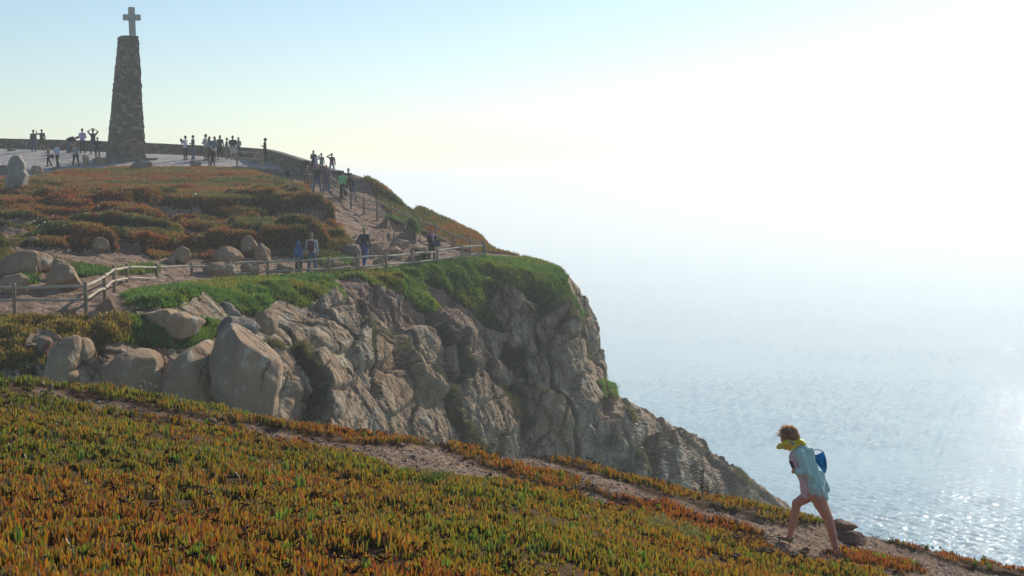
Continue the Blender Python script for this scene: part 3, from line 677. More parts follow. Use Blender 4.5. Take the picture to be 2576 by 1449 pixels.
# ---- monument
mp = at(315, 398, 104.0); mz = float(mp[2]); MX, MY = float(mp[0]), float(mp[1])
mon = empty('stone_monument', (MX, MY, mz), 'tall tapered rubble stone monument topped by a pale cross', 'monument')
def mono_pt(u, t):
    Nb, Lb, Rb = np.array([-.46, -1.5]), np.array([-1.66, .95]), np.array([1.64, -.5])
    Nt, Lt, Rt = np.array([.24, -1.0]), np.array([-.49, .50]), np.array([1.27, -.5])
    def quad(n, l, r): return [n, r, l + r - n, l]
    A, B = quad(Nb, Lb, Rb), quad(Nt, Lt, Rt); k = int(u) % 4; fr_ = u - int(u)
    a = A[k] * (1 - fr_) + A[(k + 1) % 4] * fr_; b = B[k] * (1 - fr_) + B[(k + 1) % 4] * fr_
    return a * (1 - t) + b * t
TH = 8.72; nu, nv = 96, 120
pts = np.array([[[*mono_pt(4 * i / nu, j / nv), TH * j / nv] for i in range(nu)] for j in range(nv + 1)])
ctr = pts.mean(1, keepdims=True); dirv = unit((pts - ctr) * [1, 1, 0]); fl = pts.reshape(-1, 3)
dd_ = stone_disp(fl * [1, 1, 1.25], 1, .36, .085, 11) + .03 * fbm(fl * 3, 3, 12)
pts = (fl + dirv.reshape(-1, 3) * dd_[:, None]).reshape(nv + 1, nu, 3)
f = grid_faces(nv + 1, nu); wrap = np.array([[j * nu + nu - 1, j * nu, (j + 1) * nu, (j + 1) * nu + nu - 1] for j in range(nv)])
me = npmesh('shaft', pts.reshape(-1, 3), np.concatenate([f, wrap])); mobj('shaft', me, M_TOWER, mon)
bm = bmesh.new()
c4 = [mono_pt(k, 1.0) for k in range(4)]; cc4 = sum(c4) / 4
lo_ = [bm.verts.new((*(cc4 + (p - cc4) * 1.06), TH - .02)) for p in c4]; hi_ = [bm.verts.new((*(cc4 + (p - cc4) * 1.04), TH + .13)) for p in c4]
for i in range(4): bm.faces.new((lo_[i], lo_[(i + 1) % 4], hi_[(i + 1) % 4], hi_[i]))
bm.faces.new(hi_); bm.faces.new(lo_[::-1]); bmesh.ops.subdivide_edges(bm, edges=bm.edges, cuts=6, use_grid_fill=True)
for v_ in bm.verts: v_.co += Vector([random.Random(int(v_.co.x * 99) + int(v_.co.y * 77)).uniform(-.015, .015)] * 3)
bm_to(bm, 'cap', M_TOWER, mon)
def boxes(name, bl, mat, parent, bevel=.02, sub=0):
    bm = bmesh.new()
    for (c, s) in bl:
        r = bmesh.ops.create_cube(bm, size=1); bmesh.ops.scale(bm, vec=s, verts=r['verts']); bmesh.ops.translate(bm, vec=c, verts=r['verts'])
    if bevel: bmesh.ops.bevel(bm, geom=bm.edges[:], offset=bevel, segments=2, affect='EDGES', profile=.6)
    return bm_to(bm, name, mat, parent)
cr = bpy.data.meshes.new('cross'); bm = bmesh.new()
o_ = [(-.22, 0), (.22, 0), (.22, 1.20), (.62, 1.20), (.62, 1.62), (.22, 1.62), (.22, 2.15), (-.22, 2.15), (-.22, 1.62), (-.62, 1.62), (-.62, 1.20), (-.22, 1.20)]
fv = bm.faces.new([bm.verts.new((x, -.17, z)) for x, z in o_]); ex = bmesh.ops.extrude_face_region(bm, geom=[fv])
bmesh.ops.translate(bm, vec=(0, .34, 0), verts=[q for q in ex['geom'] if isinstance(q, bmesh.types.BMVert)])
bmesh.ops.recalc_face_normals(bm, faces=bm.faces); bmesh.ops.bevel(bm, geom=[e for e in bm.edges], offset=.025, segments=2, affect='EDGES')
co_ = bm_to(bm, 'cross', M_CROSS, mon); co_.location = (.76, -.1, TH + .10); co_.rotation_euler = (0, math.radians(-1.6), math.radians(25))
pb = boxes('plinth', [((0, 0, 0), (4.3, 3.5, .5))], M_GREY, mon, .03); pb.location = (-.05, .2, -.24); pb.rotation_euler = (0, 0, math.radians(20))
# ---- fences
def limb(bm, a, b, r0, r1, seg=8, bend=0, n=6, seed=0):
    a, b = Vector(a), Vector(b); d = (b - a); L_ = d.length; d.normalize(); s = d.orthogonal().normalized(); t = d.cross(s); rn = random.Random(seed)
    w1, w2 = rn.uniform(-1, 1) * bend, rn.uniform(-1, 1) * bend; ph = rn.uniform(0, 3); prev = None
    for k in range(n + 1):
        u = k / n; c = a + d * L_ * u + Vector((0, 0, 1)) * (w1 * math.sin(math.pi * u) + w2 * .6 * math.sin(2 * math.pi * u + ph * 0)) ; r = r0 * (1 - u) + r1 * u
        ring = [bm.verts.new(c + (s * math.cos(q * math.tau / seg) + t * math.sin(q * math.tau / seg)) * r * (1 + .06 * math.sin(5 * u + q))) for q in range(seg)]
        if prev:
            for q in range(seg): bm.faces.new((prev[q], prev[(q + 1) % seg], ring[(q + 1) % seg], ring[q]))
        else: bm.faces.new(ring[::-1])
        prev = ring
    bm.faces.new(prev)
def build_fence(name, label, posts, rails=(.13, .50), skip=(), h=1.12, rad=.062):
    P = []
    for (px, ty, D) in posts:
        top_ = V(px, ty, D); gz = zat(top_.x, top_.y); P.append((top_, min(gz, top_.z - .55)))
    root = empty(name, (P[0][0].x, P[0][0].y, P[0][1]), label, 'fence'); o = root.location.copy()
    for i, (t_, gz) in enumerate(P):
        bm = bmesh.new(); b_ = Vector((t_.x, t_.y, gz - .5)) - o; limb(bm, b_, t_ - o, rad * 1.15, rad, 8, 0, 5, i)
        bm_to(bm, 'post', M_POST, root, True)
    for i in range(len(P) - 1):
        if i in skip: continue
        for j, q in enumerate(rails):
            bm = bmesh.new(); a = P[i][0] - o - Vector((0, 0, q * h)); b_ = P[i + 1][0] - o - Vector((0, 0, q * h))
            limb(bm, a, b_, .050, .044, 7, .03, 8, i * 7 + j); bm_to(bm, 'rail', M_RAIL, root, True)
    return root
build_fence('rail_fence', 'weathered post and rail fence along the near lower cliff edge path', [(-150,706,46), (35,712,45.5), (215,708,44.5), (262,684,47.5), (286,667,50.5), (319.5,663,53), (393.6,663,55.5), (482,661.5,57.5), (579,655,59), (673,650,60.3), (751,647,61.4), (828,645,62.5), (900,641,63.7), (971,635,65), (1037.5,630,67), (1100,625,69), (1161.5,615,71), (1219.5,610,72.8)])
build_fence('rail_fence', 'farther post and rail fence climbing from the cliff corner up to the parapet', [(1216,606,73.8), (1182.7,596,75), (1141.8,584,76), (1096,560,77.2), (1055.7,548,78.2), (1019,532,79.2), (984,514,80.3), (948.7,501,81.3), (915.8,493.5,82.2), (883,483,83.2), (862,462,86), (831.5,439,89), (811,436,91.5), (789,424,93.6)], (.14, .55), h=1.25)
build_fence('rail_fence', 'short two rail fence at the front edge of the paved terrace', [(526,398,98.5), (596,375,98), (658,378,97.5)], (.16, .55), skip=(0,))
fp_ = V(214, 392.5, 97.5); pr = bmesh.new(); limb(pr, (0, 0, -.6), (0, 0, fp_.z - zat(fp_.x, fp_.y)), .06, .06, 8)
po = bm_to(pr, 'marker_post', M_POST, None, True); po.location = (fp_.x, fp_.y, zat(fp_.x, fp_.y)); tag(po, 'single thin wooden post at the plant edge in front of the monument terrace', 'post')
# kerb steps at the terrace end
kp = [V(590, 424, 97.5), V(640, 427, 96.6), V(690, 430, 95.6), V(725, 434, 94.8)]
kb = wall_strip('terrace_step', [p - kp[0] for p in kp], [.16], .4, M_GREY, None, 8, cell=.7, amt=.02, z0=-.4, nz=4); kb.location = kp[0]; tag(kb, 'low stone step where the terrace drops to the dirt path', 'step')

# ---- boulders
ico = bmesh.new(); bmesh.ops.create_icosphere(ico, subdivisions=5, radius=1); ICO_V = np.array([list(v_.co) for v_ in ico.verts]); ICO_F = np.array([[v_.index for v_ in f_.verts] for f_ in ico.faces]); ico.free()
def rock_mesh(name, rx, ry, rz, seed, cuts=9, flat=.82, rough=.05, boxy=0.):
    r = np.random.default_rng(seed); P = ICO_V.copy()
    if boxy: P = np.sign(P) * np.abs(P) ** (1 - boxy); 
    for _ in range(cuts):
        n = unit(r.normal(0, 1, 3)); o = r.uniform(flat - .14, flat + .10); dd = P @ n; P = P - np.clip(dd - o, 0, None)[:, None] * n * .88
    P = P * (1 + .10 * fbm(P * 1.3 + seed, 3, seed % 50)[:, None]) 
    P = P * [rx, ry, rz]; nn = unit(ICO_V / [rx, ry, rz]); s = min(rx, ry, rz)
    P = P + nn * (fbm(P * (1.6 / s) + seed, 5, seed % 40 + 3) * rough * s * 1.6 + fbm(P * (7 / s), 3, 4) * rough * s * .4)[:, None]
    return npmesh(name, P, ICO_F)
def boulder(px, pyb, w, h, label, mat=None, seed=0, depth=.8, rz=0., tilt=0., D=None, group=None, name='boulder', bury=.22, cat='boulder', bv=None, cuts=13, flat=.74, rough=.07, boxy=0.):
    if D is None: hp_ = hit(px, pyb, bv) or V(px, pyb, 60)
    else: hp_ = V(px, pyb, D)
    m = hp_.y / F; W2 = w * m / 2; Hh = h * m / (2 - bury * 2)
    o = mobj(name, rock_mesh(name, W2 * 1.03, W2 * depth, Hh * 1.03, seed or int(px * 3 + pyb), cuts, flat, rough, boxy), mat or M_GRAN)
    o.location = (hp_.x, hp_.y + W2 * depth * .55, hp_.z + Hh * (1 - 2 * bury)); o.rotation_euler = (0, tilt, rz)
    return tag(o, label, cat, group)
boulder(352, 426, 60, 25, 'rounded grey boulder on the terrace edge in front of the monument', M_GREY, 11, .6)
boulder(490, 419, 32, 17, 'small domed grey boulder on the terrace edge beyond the monument', M_GREY, 12)
boulder(250, 415, 32, 22, 'squat beige stone block left of the monument plinth', M_GRAN, 13, .6, boxy=.4)
boulder(216, 416, 17, 27, 'short upright stone stub beside the thin wooden post', M_GRAN, 14, .8, bury=.05, boxy=.4)
boulder(140, 431, 34, 11, 'low oblong stone block at the plant edge below the walking people', M_GREY, 15, .5, boxy=.4)
boulder(92, 438, 38, 24, 'stubby brown rock just behind the tall standing stone', M_GRAN, 16, .7)
boulder(6, 441, 36, 26, 'rounded rock cut off by the frame beside the standing stone', M_GREY, 17)
boulder(28, 380, 22, 8, 'flat pale rock lying against the far left end of the parapet', M_GREY, 18)
boulder(650, 408, 46, 24, 'wide rounded boulder inside the corner of the parapet wall', M_GRAN, 19, .6)
boulder(247, 634, 52, 38, 'pale pointed boulder alone among the russet mats of the hill', M_GRAN, 21)
boulder(30, 613, 40, 14, 'low flat rock among the mats at the left frame edge', M_GRAN, 22)
boulder(80, 612, 34, 16, 'small pale rock beside the low flat rock among the mats', M_GRAN, 20)
boulder(455, 662, 58, 40, 'egg shaped boulder above the fence between green mats', M_GRAN, 23)
boulder(430, 662, 26, 24, 'small rock leaning on the left of the egg shaped boulder', M_GRAN, 24)
boulder(572, 662, 82, 40, 'broad domed boulder at the back of the path boulders', M_GRAN, 25, .7)
boulder(626, 640, 54, 46, 'upright boulder at the top of the clustered path boulders', M_GRAN, 26, tilt=.3)
boulder(657, 657, 54, 46, 'boulder leaning right next to the upright boulder', M_GRAN, 27, tilt=-.3)
boulder(542, 696, 96, 46, 'largest smooth dome boulder directly behind the fence', M_GRAN, 28, .7)
boulder(628, 690, 58, 34, 'brown block between the large dome and the hooded child', M_GRAN, 29)
boulder(715, 684, 46, 24, 'low rounded rock between fence posts left of the hooded child', M_GRAN, 30)
boulder(838, 682, 66, 36, 'angular boulder behind the fence right of the backpack man', M_GRAN, 31, flat=.7)
boulder(882, 647, 58, 38, 'smooth pale grey boulder behind the man in navy jacket', M_GREY, 32)
boulder(952, 668, 34, 20, 'small boulder by the path right of the navy jacket man', M_GRAN, 33)
boulder(895, 671, 26, 16, 'smallest rock at the feet of the navy jacket man', M_GRAN, 34)
boulder(148, 706, 60, 66, 'tilted wedge slab propped on the big left boulder', M_GRAN, 35, .7, .3, -.5, flat=.7)
boulder(146, 728, 100, 62, 'big pale boulder carrying the tilted wedge slab', M_GRAN, 36, .8)
boulder(62, 690, 150, 56, 'long sloping pale slab at the far left above the path', M_GRAN, 37, .6, 0, -.12)
boulder(83, 698, 24, 34, 'small pointed rock standing against the long sloping slab', M_GRAN, 38)
boulder(25, 738, 100, 52, 'flat grey ledge rock at the left frame edge behind the fence', M_GRAN, 39, .6)
boulder(170, 797, 46, 28, 'brown rounded rock left of the fence corner post', M_BROWN, 40)
boulder(266, 795, 62, 44, 'reddish tilted rock right of the fence corner post', M_BROWN, 41, .7, 0, -.35, flat=.72)
boulder(236, 806, 42, 28, 'small stone at the foot of the fence corner post', M_GRAN, 42)
for i, (a, b_, w_, h_, lb) in enumerate([(905, 628, 70, 22, 'long low layered rock at the top left of the path outcrop'), (1000, 625, 62, 26, 'jagged rock at the top of the path outcrop'), (1045, 636, 56, 24, 'right hand jagged slab of the path outcrop'), (985, 646, 74, 26, 'middle tilted slab of the path outcrop'), (1040, 656, 50, 16, 'lowest flat slab of the path outcrop beside the red haired woman'), (945, 640, 60, 26, 'front left broken slab of the path outcrop')]):
    boulder(a, b_, w_, h_, lb, M_GRAN, 60 + i, .9, .3 * i, -.25, name='rock_slab', cat='rock', cuts=13, flat=.62, rough=.08)
# crags below the near path
def crag(out, D, depth, label, mat, seed, rough=.035, cuts=3):
    O = np.array(out, float); c = O.mean(0) ; m = D / F; q_ = (O - c) * [m, -m]; th = np.arctan2(q_[:, 1], q_[:, 0]); r_ = np.hypot(q_[:, 0], q_[:, 1]); k = np.argsort(th); th, r_ = th[k], r_[k]
    P = ICO_V.copy(); s_ = np.hypot(P[:, 0], P[:, 2]); a = np.arctan2(P[:, 2], P[:, 0]); R_ = np.interp(a, th, r_, period=2 * math.pi)
    sp2 = s_ ** .75; yy = np.sign(P[:, 1]) * np.abs(P[:, 1]) ** .8 * depth
    P = np.stack([np.cos(a) * R_ * sp2, yy, np.sin(a) * R_ * sp2], -1); rr = np.random.default_rng(seed); sc = r_.mean()
    for _ in range(cuts + 9):
        n = unit(np.array([rr.normal(0, .9), -abs(rr.normal(0, 1)), rr.normal(0, .7)])); pr = P @ n; o = pr.max() * rr.uniform(.66, .92); P = P - np.clip(pr - o, 0, None)[:, None] * n * .85
    P = P + unit(ICO_V) * (fbm(P * (1.2 / sc) + seed, 5, seed % 40) * rough * sc * 2.2 + fbm(P * (8 / sc), 3, 4) * rough * sc * .35)[:, None]
    o = mobj('boulder', npmesh('boulder', P, ICO_F), mat); o.location = V(c[0], c[1], D); return tag(o, label, 'boulder')
crag([(546,830),(575,812),(625,815),(655,842),(690,880),(708,925),(707,960),(694,1000),(684,1060),(600,1075),(540,1060),(539,950),(541,870)], 41.8, 1.4, 'enormous rounded tan boulder at the foot of the gully', M_BIG, 71)
crag([(405,905),(450,895),(490,870),(530,842),(545,860),(543,950),(542,1060),(440,1050),(412,1000),(400,950)], 42.3, 1.3, 'big cracked boulder left of the enormous tan one', M_BIG, 72)
crag([(225,935),(290,900),(325,878),(370,875),(398,890),(400,930),(415,1000),(405,1045),(280,1010),(222,965)], 41.8, 1.2, 'broad mottled boulder below the green mats', M_GRAN, 74, .06)
crag([(95,950),(125,905),(150,870),(172,843),(196,848),(196,890),(184,930),(200,985),(100,985)], 40.3, .7, 'tall leaning rock in the scrub at the lower left', M_GRAN, 76, .06)
crag([(196,852),(215,850),(232,872),(228,900),(208,912),(190,888)], 40.9, .45, 'rounded boulder in the scrub right of the leaning rock', M_GRAN, 75)
crag([(92,860),(108,845),(128,856),(128,882),(104,888),(90,876)], 40.8, .35, 'small orange stained rock in the lower left scrub', M_BROWN, 77)
crag([(345,800),(395,783),(440,787),(480,796),(530,812),(500,828),(420,820),(355,812)], 44.6, .9, 'long flat ledge rock between two bands of green mats', M_GRAN, 78, .05)
crag([(545,825),(562,800),(600,803),(632,806),(655,832),(640,860),(560,850)], 46.0, .8, 'grey block above the cracked and the enormous boulder', M_GREY, 79)
crag([(640,806),(655,782),(680,779),(699,800),(700,826),(676,850),(645,834)], 49.8, .5, 'round boulder perched between the mats and the cliff face', M_GRAN, 73)
crag([(545,765),(560,760),(590,778),(605,812),(585,818),(562,795)], 50.6, .4, 'pale rib of rock breaking through the bright green mats', M_GREY, 80)
_g = hit(43, 474) or V(43, 474, 90)
M_PALE = rock_mat('pale_stone', (.50, .45, .38), (.32, .28, .23), (.60, .57, .50), .6, 2.)
_s = crag([(17,480),(19,440),(24,410),(30,396),(40,390),(52,391),(58,402),(63,430),(68,462),(68,480),(42,486)], _g.y + .3, .5, 'tall upright pale standing stone at the far left of the hill', M_PALE, 5, .010, -4); _s.name = 'standing_stone'; _s['category'] = 'standing stone'
# near rocks on the path
boulder(2122, 1338, 84, 32, 'dark brown rock at the cliff edge behind the walking woman', M_BROWN, 81, .8, 0, .0, bv=BV_F, bury=.2, cuts=14, flat=.68, rough=.09)
boulder(2150, 1377, 88, 36, 'light brown rock in front of the dark one at the cliff edge', M_BROWN, 82, .7, 0, .1, bv=BV_F, bury=.1, cuts=14, flat=.68, rough=.08)
for i, (a, b_, w_, h_, lb, mt) in enumerate([(1807, 1281, 20, 13, 'small rounded stone on the path below the tall dried stalk', M_BROWN), (1480, 1219, 16, 16, 'lone reddish stone on the path below the cliff centre', M_BROWN), (127, 984, 18, 20, 'little pale upright stone at the upper left of the near slope', M_GREY), (524, 1066, 40, 16, 'flat pinkish stone among the plants left of the path', M_BROWN), (560, 1058, 24, 10, 'thin flat chip beside the pinkish stone', M_BROWN), (1010, 1125, 26, 12, 'low brown stone where the near path widens', M_BROWN), (1970, 1395, 40, 18, 'earthy lump of rock just below the walking woman', M_BROWN), (2030, 1388, 30, 14, 'crumbly stone between the feet of the walking woman', M_BROWN)]):
    boulder(a, b_, w_, h_, lb, mt, 90 + i, .8, i, 0, bv=BV_F, name='stone', cat='stone', cuts=12, flat=.7, rough=.07)
# ---- dried plants
def stalk(px, py0, py1, label, seed):
    g = hit(px, py0, BV_F) or V(px, py0, 19); root = empty('dried_stalk', g, label, 'dried plant'); H_ = (py0 - py1) * g.y / F; rn = random.Random(seed)
    bm = bmesh.new(); limb(bm, (0, 0, -.05), (.01, 0, H_), .012, .007, 6); bm_to(bm, 'stem', M_DRY, root, True)
    bm = bmesh.new()
    for k in range(int(H_ * 130)):
        z = H_ * rn.uniform(.25, 1.02); a = rn.uniform(0, 6.28); r = .012 + .022 * rn.random(); m4 = Matrix.Translation((r * math.cos(a), r * math.sin(a), z)) @ Matrix.Scale(rn.uniform(.6, 1.3), 4)
        bmesh.ops.create_icosphere(bm, subdivisions=1, radius=.011, matrix=m4)
    bm_to(bm, 'seed_head', M_DRY, root, True)
stalk(1766, 1248, 1174, 'tall thin dried brown stalk rising at the near edge below the cliff', 1)
stalk(1778, 1250, 1220, 'short dried stalk just right of the tall one', 2)
def umbel(px, py, w, label, seed):
    g = hit(px, py + w * .9, BV_F)
    if g is None: return
    m = g.y / F; root = empty('dried_flower', g, label, 'dried flower', 'dried brown flower heads near the path'); hz_ = .9 * w * m + .03; rn = random.Random(seed)
    bm = bmesh.new(); limb(bm, (0, 0, -.05), (.01, 0, hz_), .005, .004, 5, .01, 5, seed); bm_to(bm, 'stem', M_DRY, root, True)
    bm = bmesh.new(); R_ = w * m * .5
    for k in range(34):
        a = rn.uniform(0, 6.28); q = R_ * math.sqrt(rn.random()); e = Vector((q * math.cos(a), q * math.sin(a), hz_ + R_ * .55 * (q / R_) ** 1.5 + rn.uniform(0, .015)))
        limb(bm, (.01, 0, hz_ - .01), e, .0022, .002, 4, 0, 1, k); bmesh.ops.create_icosphere(bm, subdivisions=1, radius=.010, matrix=Matrix.Translation(e))
    bm_to(bm, 'flower_head', M_DRY, root, True)
for i, (zx, zy, w_, lb) in enumerate([(565,1185,26,'brown dried flower head just below the raised foot'), (335,1275,30,'flat dried flower head low on the left below the path'), (405,1283,24,'dried flower head touching the flat one on its right'), (600,1312,26,'dark dried flower head at the lower path edge, left of its close neighbour'), (690,1292,24,'dried flower head nearest the back foot of the woman'), (125,1322,22,'smaller brown dried head among the red leaves at the bottom'), (140,1165,28,'dried head beside the dark tangle of twigs left of the path')]):
    umbel((2700 + zx / 2.195) * .6708, (1500 + zy / 2.195) * .6708, w_, lb, i)
g = hit(1045, 1112, BV_F)
if g:
    br_ = empty('dead_branch', g, 'dark curled dead branch standing on the near path edge', 'branch'); bm = bmesh.new(); m = g.y / F
    for k, (a, b_, r) in enumerate([((-6, 0, -3), (-8, 0, 12), .035), ((-8, 0, 12), (-4, 0, 28), .022), ((-4, 0, 28), (-3, 0, 47), .010), ((-8, 0, 10), (-14, 0, 20), .012), ((-6, 0, 8), (14, 0, 4), .04), ((14, 0, 4), (46, 0, -2), .028), ((0, 0, 6), (20, 0, 14), .02), ((20, 0, 6), (36, 0, 12), .012)]):
        limb(bm, Vector(a) * m, Vector(b_) * m, r, r * .6, 7, .01, 5, k)
    bm_to(bm, 'trunk', M_DRY, br_, True)

def fg_tufts(name, pts, n, label, cat, cols, L0, L1, w0, w1, spread=.8, K=5, zs=.05):
    px_ = []; 
    for (x, y, rx, ry) in pts:
        for k in range(n // len(pts)):
            a = rng.random() * 6.283; r = math.sqrt(rng.random()); h = hit(x + rx * r * math.cos(a), y + ry * r * math.sin(a), BV_F)
            if h is not None: px_.append([h.x, h.y, h.z + rng.random() * zs])
    P = np.array(px_); c = pal(len(P), rng.random(len(P)), cols)
    v, f, c = tufts(P, np.tile([0, 0, 1.], (len(P), 1)), K, L0, L1, w0, w1, spread, c, c * 1.25)
    return tag(mobj(name, npmesh(name, v, f, c), M_FAR), label, cat)
fg_tufts('grey_shrub', [(1655, 1330, 32, 10)], 260, 'small grey green shrub in the ice plant beside the path, upper of two', 'shrub', [(.10, .12, .06), (.20, .22, .13)], .02, .06, .003, .006)
fg_tufts('grey_shrub', [(1730, 1352, 26, 12)], 220, 'small grey green shrub in the ice plant, lower and right of its twin', 'shrub', [(.10, .12, .06), (.20, .22, .13)], .02, .06, .003, .006)
fg_tufts('grey_shrub', [(1095, 1216, 22, 9)], 150, 'little green bush poking out of the ice plant below the path bend', 'shrub', [(.06, .10, .03), (.12, .17, .06)], .03, .07, .003, .006)
g = hit(1850, 1368, BV_F)
tt_ = bm = bmesh.new(); m = g.y / F; rn = random.Random(9)
for k in range(90):
    h = hit(1850 + rn.gauss(0, 42), 1368 + rn.gauss(0, 9) + 0, BV_F)
    if h is None: continue
    a = rn.uniform(0, 6.28); L_ = rn.uniform(.06, .28); p0 = h - g + Vector((0, 0, rn.uniform(.0, .05))); limb(bm, p0, p0 + Vector((math.cos(a) * L_, math.sin(a) * L_ * .6, rn.uniform(-.02, .09))), .006, .003, 5, .03, 5, k)
o = bm_to(bm, 'twig_tangle', M_DRY, None, True); o.location = g; tag(o, 'dark tangle of dead woody stems at the path edge left of the woman', 'twigs', None, 'stuff')
for i, (x, y) in enumerate([(352, 975), (362, 962), (377, 968), (392, 975)]):
    gg = hit(x, 1012 + i * 3, BV_F)
    if gg is None: continue
    top_ = V(x, y, gg.y); root = empty('small_flower', gg, ['tallest', 'second', 'third', 'rightmost'][0 if i == 1 else 1 if i == 0 else 2 if i == 2 else 3] + ' of the small white dry flowers on thin stems at the upper left slope edge', 'flower', 'small white dry flowers on the slope edge')
    bm = bmesh.new(); limb(bm, (0, 0, 0), top_ - gg, .004, .003, 5, .02, 5, i); bm_to(bm, 'stem', M_DRY, root, True)
    bm = bmesh.new(); [bmesh.ops.create_icosphere(bm, subdivisions=1, radius=.011, matrix=Matrix.Translation(top_ - gg + Vector((.012 * math.cos(k * 1.3), .012 * math.sin(k * 1.3), .004 * k)))) for k in range(5)]; bm_to(bm, 'flower_head', M_CROSS, root, True)
# ================= PEOPLE =================
def cap(L_, p0, p1, r0, r1, n=4): L_.append(('c', Vector(p0), Vector(p1), r0, r1))
def ell(L_, c, r, rot=None): L_.append(('e', Vector(c), Vector(r), rot))
def build_prims(L_, xf=None):
    bm = bmesh.new()
    for p in L_:
        if p[0] == 'c':
            _, a, b, r0, r1 = p; d = b - a; l = max(d.length, 1e-4); q = d.to_track_quat('Z', 'Y').to_matrix().to_4x4()
            r = bmesh.ops.create_uvsphere(bm, u_segments=12, v_segments=8, radius=1)
            for v_ in r['verts']:
                c = v_.co; top_ = c.z > 1e-4; rr = r1 if top_ else r0
                v_.co = a + q @ Vector((c.x * rr, c.y * rr, c.z * rr + (l if top_ else 0)))
        else:
            _, c0_, r3, rot_ = p; m4 = Matrix.Translation(c0_) @ (rot_.to_matrix().to_4x4() if rot_ else Matrix()) @ Matrix.Diagonal((*r3, 1))
            bmesh.ops.create_icosphere(bm, subdivisions=3, radius=1, matrix=m4)
    me = bpy.data.meshes.new('t'); bm.to_mesh(me); bm.free(); return me
def skin(name, L_, vox, mat, parent, disp=None, smooth=0):
    me = build_prims(L_); o = bpy.data.objects.new('t', me); COL.objects.link(o)
    m = o.modifiers.new('r', 'REMESH'); m.mode = 'VOXEL'; m.voxel_size = vox; m.use_smooth_shade = True
    if smooth: s_ = o.modifiers.new('s', 'SMOOTH'); s_.iterations = smooth; s_.factor = .5
    bpy.context.view_layer.update(); d_ = bpy.context.evaluated_depsgraph_get()
    m2 = bpy.data.meshes.new_from_object(o.evaluated_get(d_)); bpy.data.objects.remove(o); bpy.data.meshes.remove(me)
    m2.name = name
    if disp:
        n = len(m2.vertices); c = np.zeros(n * 3, np.float32); m2.vertices.foreach_get('co', c); c = c.reshape(-1, 3).astype(float)
        nn = np.zeros(n * 3, np.float32); m2.vertices.foreach_get('normal', nn); c = c + nn.reshape(-1, 3) * disp(c)[:, None]
        m2.vertices.foreach_set('co', c.astype(np.float32).ravel()); m2.update()
    m2.polygons.foreach_set('use_smooth', np.ones(len(m2.polygons), bool))
    m2.materials.clear(); return mobj(name, m2, mat, parent)
def skin_mat(nm='skin', c=(.42, .22, .15)):
    t = NT(nm); n = t.noise(t.coord(), 9, 4); t.bsdf(t.mix(n, tuple(x * .85 for x in c), tuple(min(1, x * 1.12) for x in c)), .55, t.bump(n, .1, .005), .35, Subsurface_Weight=.12, Subsurface_Scale=.02); return t.m
M_SKIN = skin_mat(); MC = {}
def cm(c):
    if c not in MC: MC[c] = cloth('fabric', c)
    return MC[c]
ARM = {'down': ((.25, .03, 1.13), (.27, -.05, .88)), 'phone': ((.24, -.12, 1.18), (.07, -.34, 1.42)), 'cam': ((.30, -.16, 1.32), (.07, -.22, 1.58)), 'brow': ((.40, -.14, 1.50), (.12, -.13, 1.66)),
       'head': ((.37, -.04, 1.62), (.09, .0, 1.79)), 'akimbo': ((.40, .06, 1.17), (.20, -.08, 1.04)), 'folded': ((.25, -.06, 1.12), (.04, -.24, 1.17)), 'wave': ((.35, -.10, 1.35), (.42, -.18, 1.60)),
       'pocket': ((.29, .10, 1.15), (.21, -.04, .98)), 'swing': ((.24, -.14, 1.15), (.23, -.30, .96)), 'back': ((.24, .16, 1.16), (.24, .16, .92)), 'out': ((.34, -.05, 1.2), (.42, -.18, 1.02)), 'drop': ((.16, -.10, 1.10), (.14, -.12, .84))}
SHAPED = []
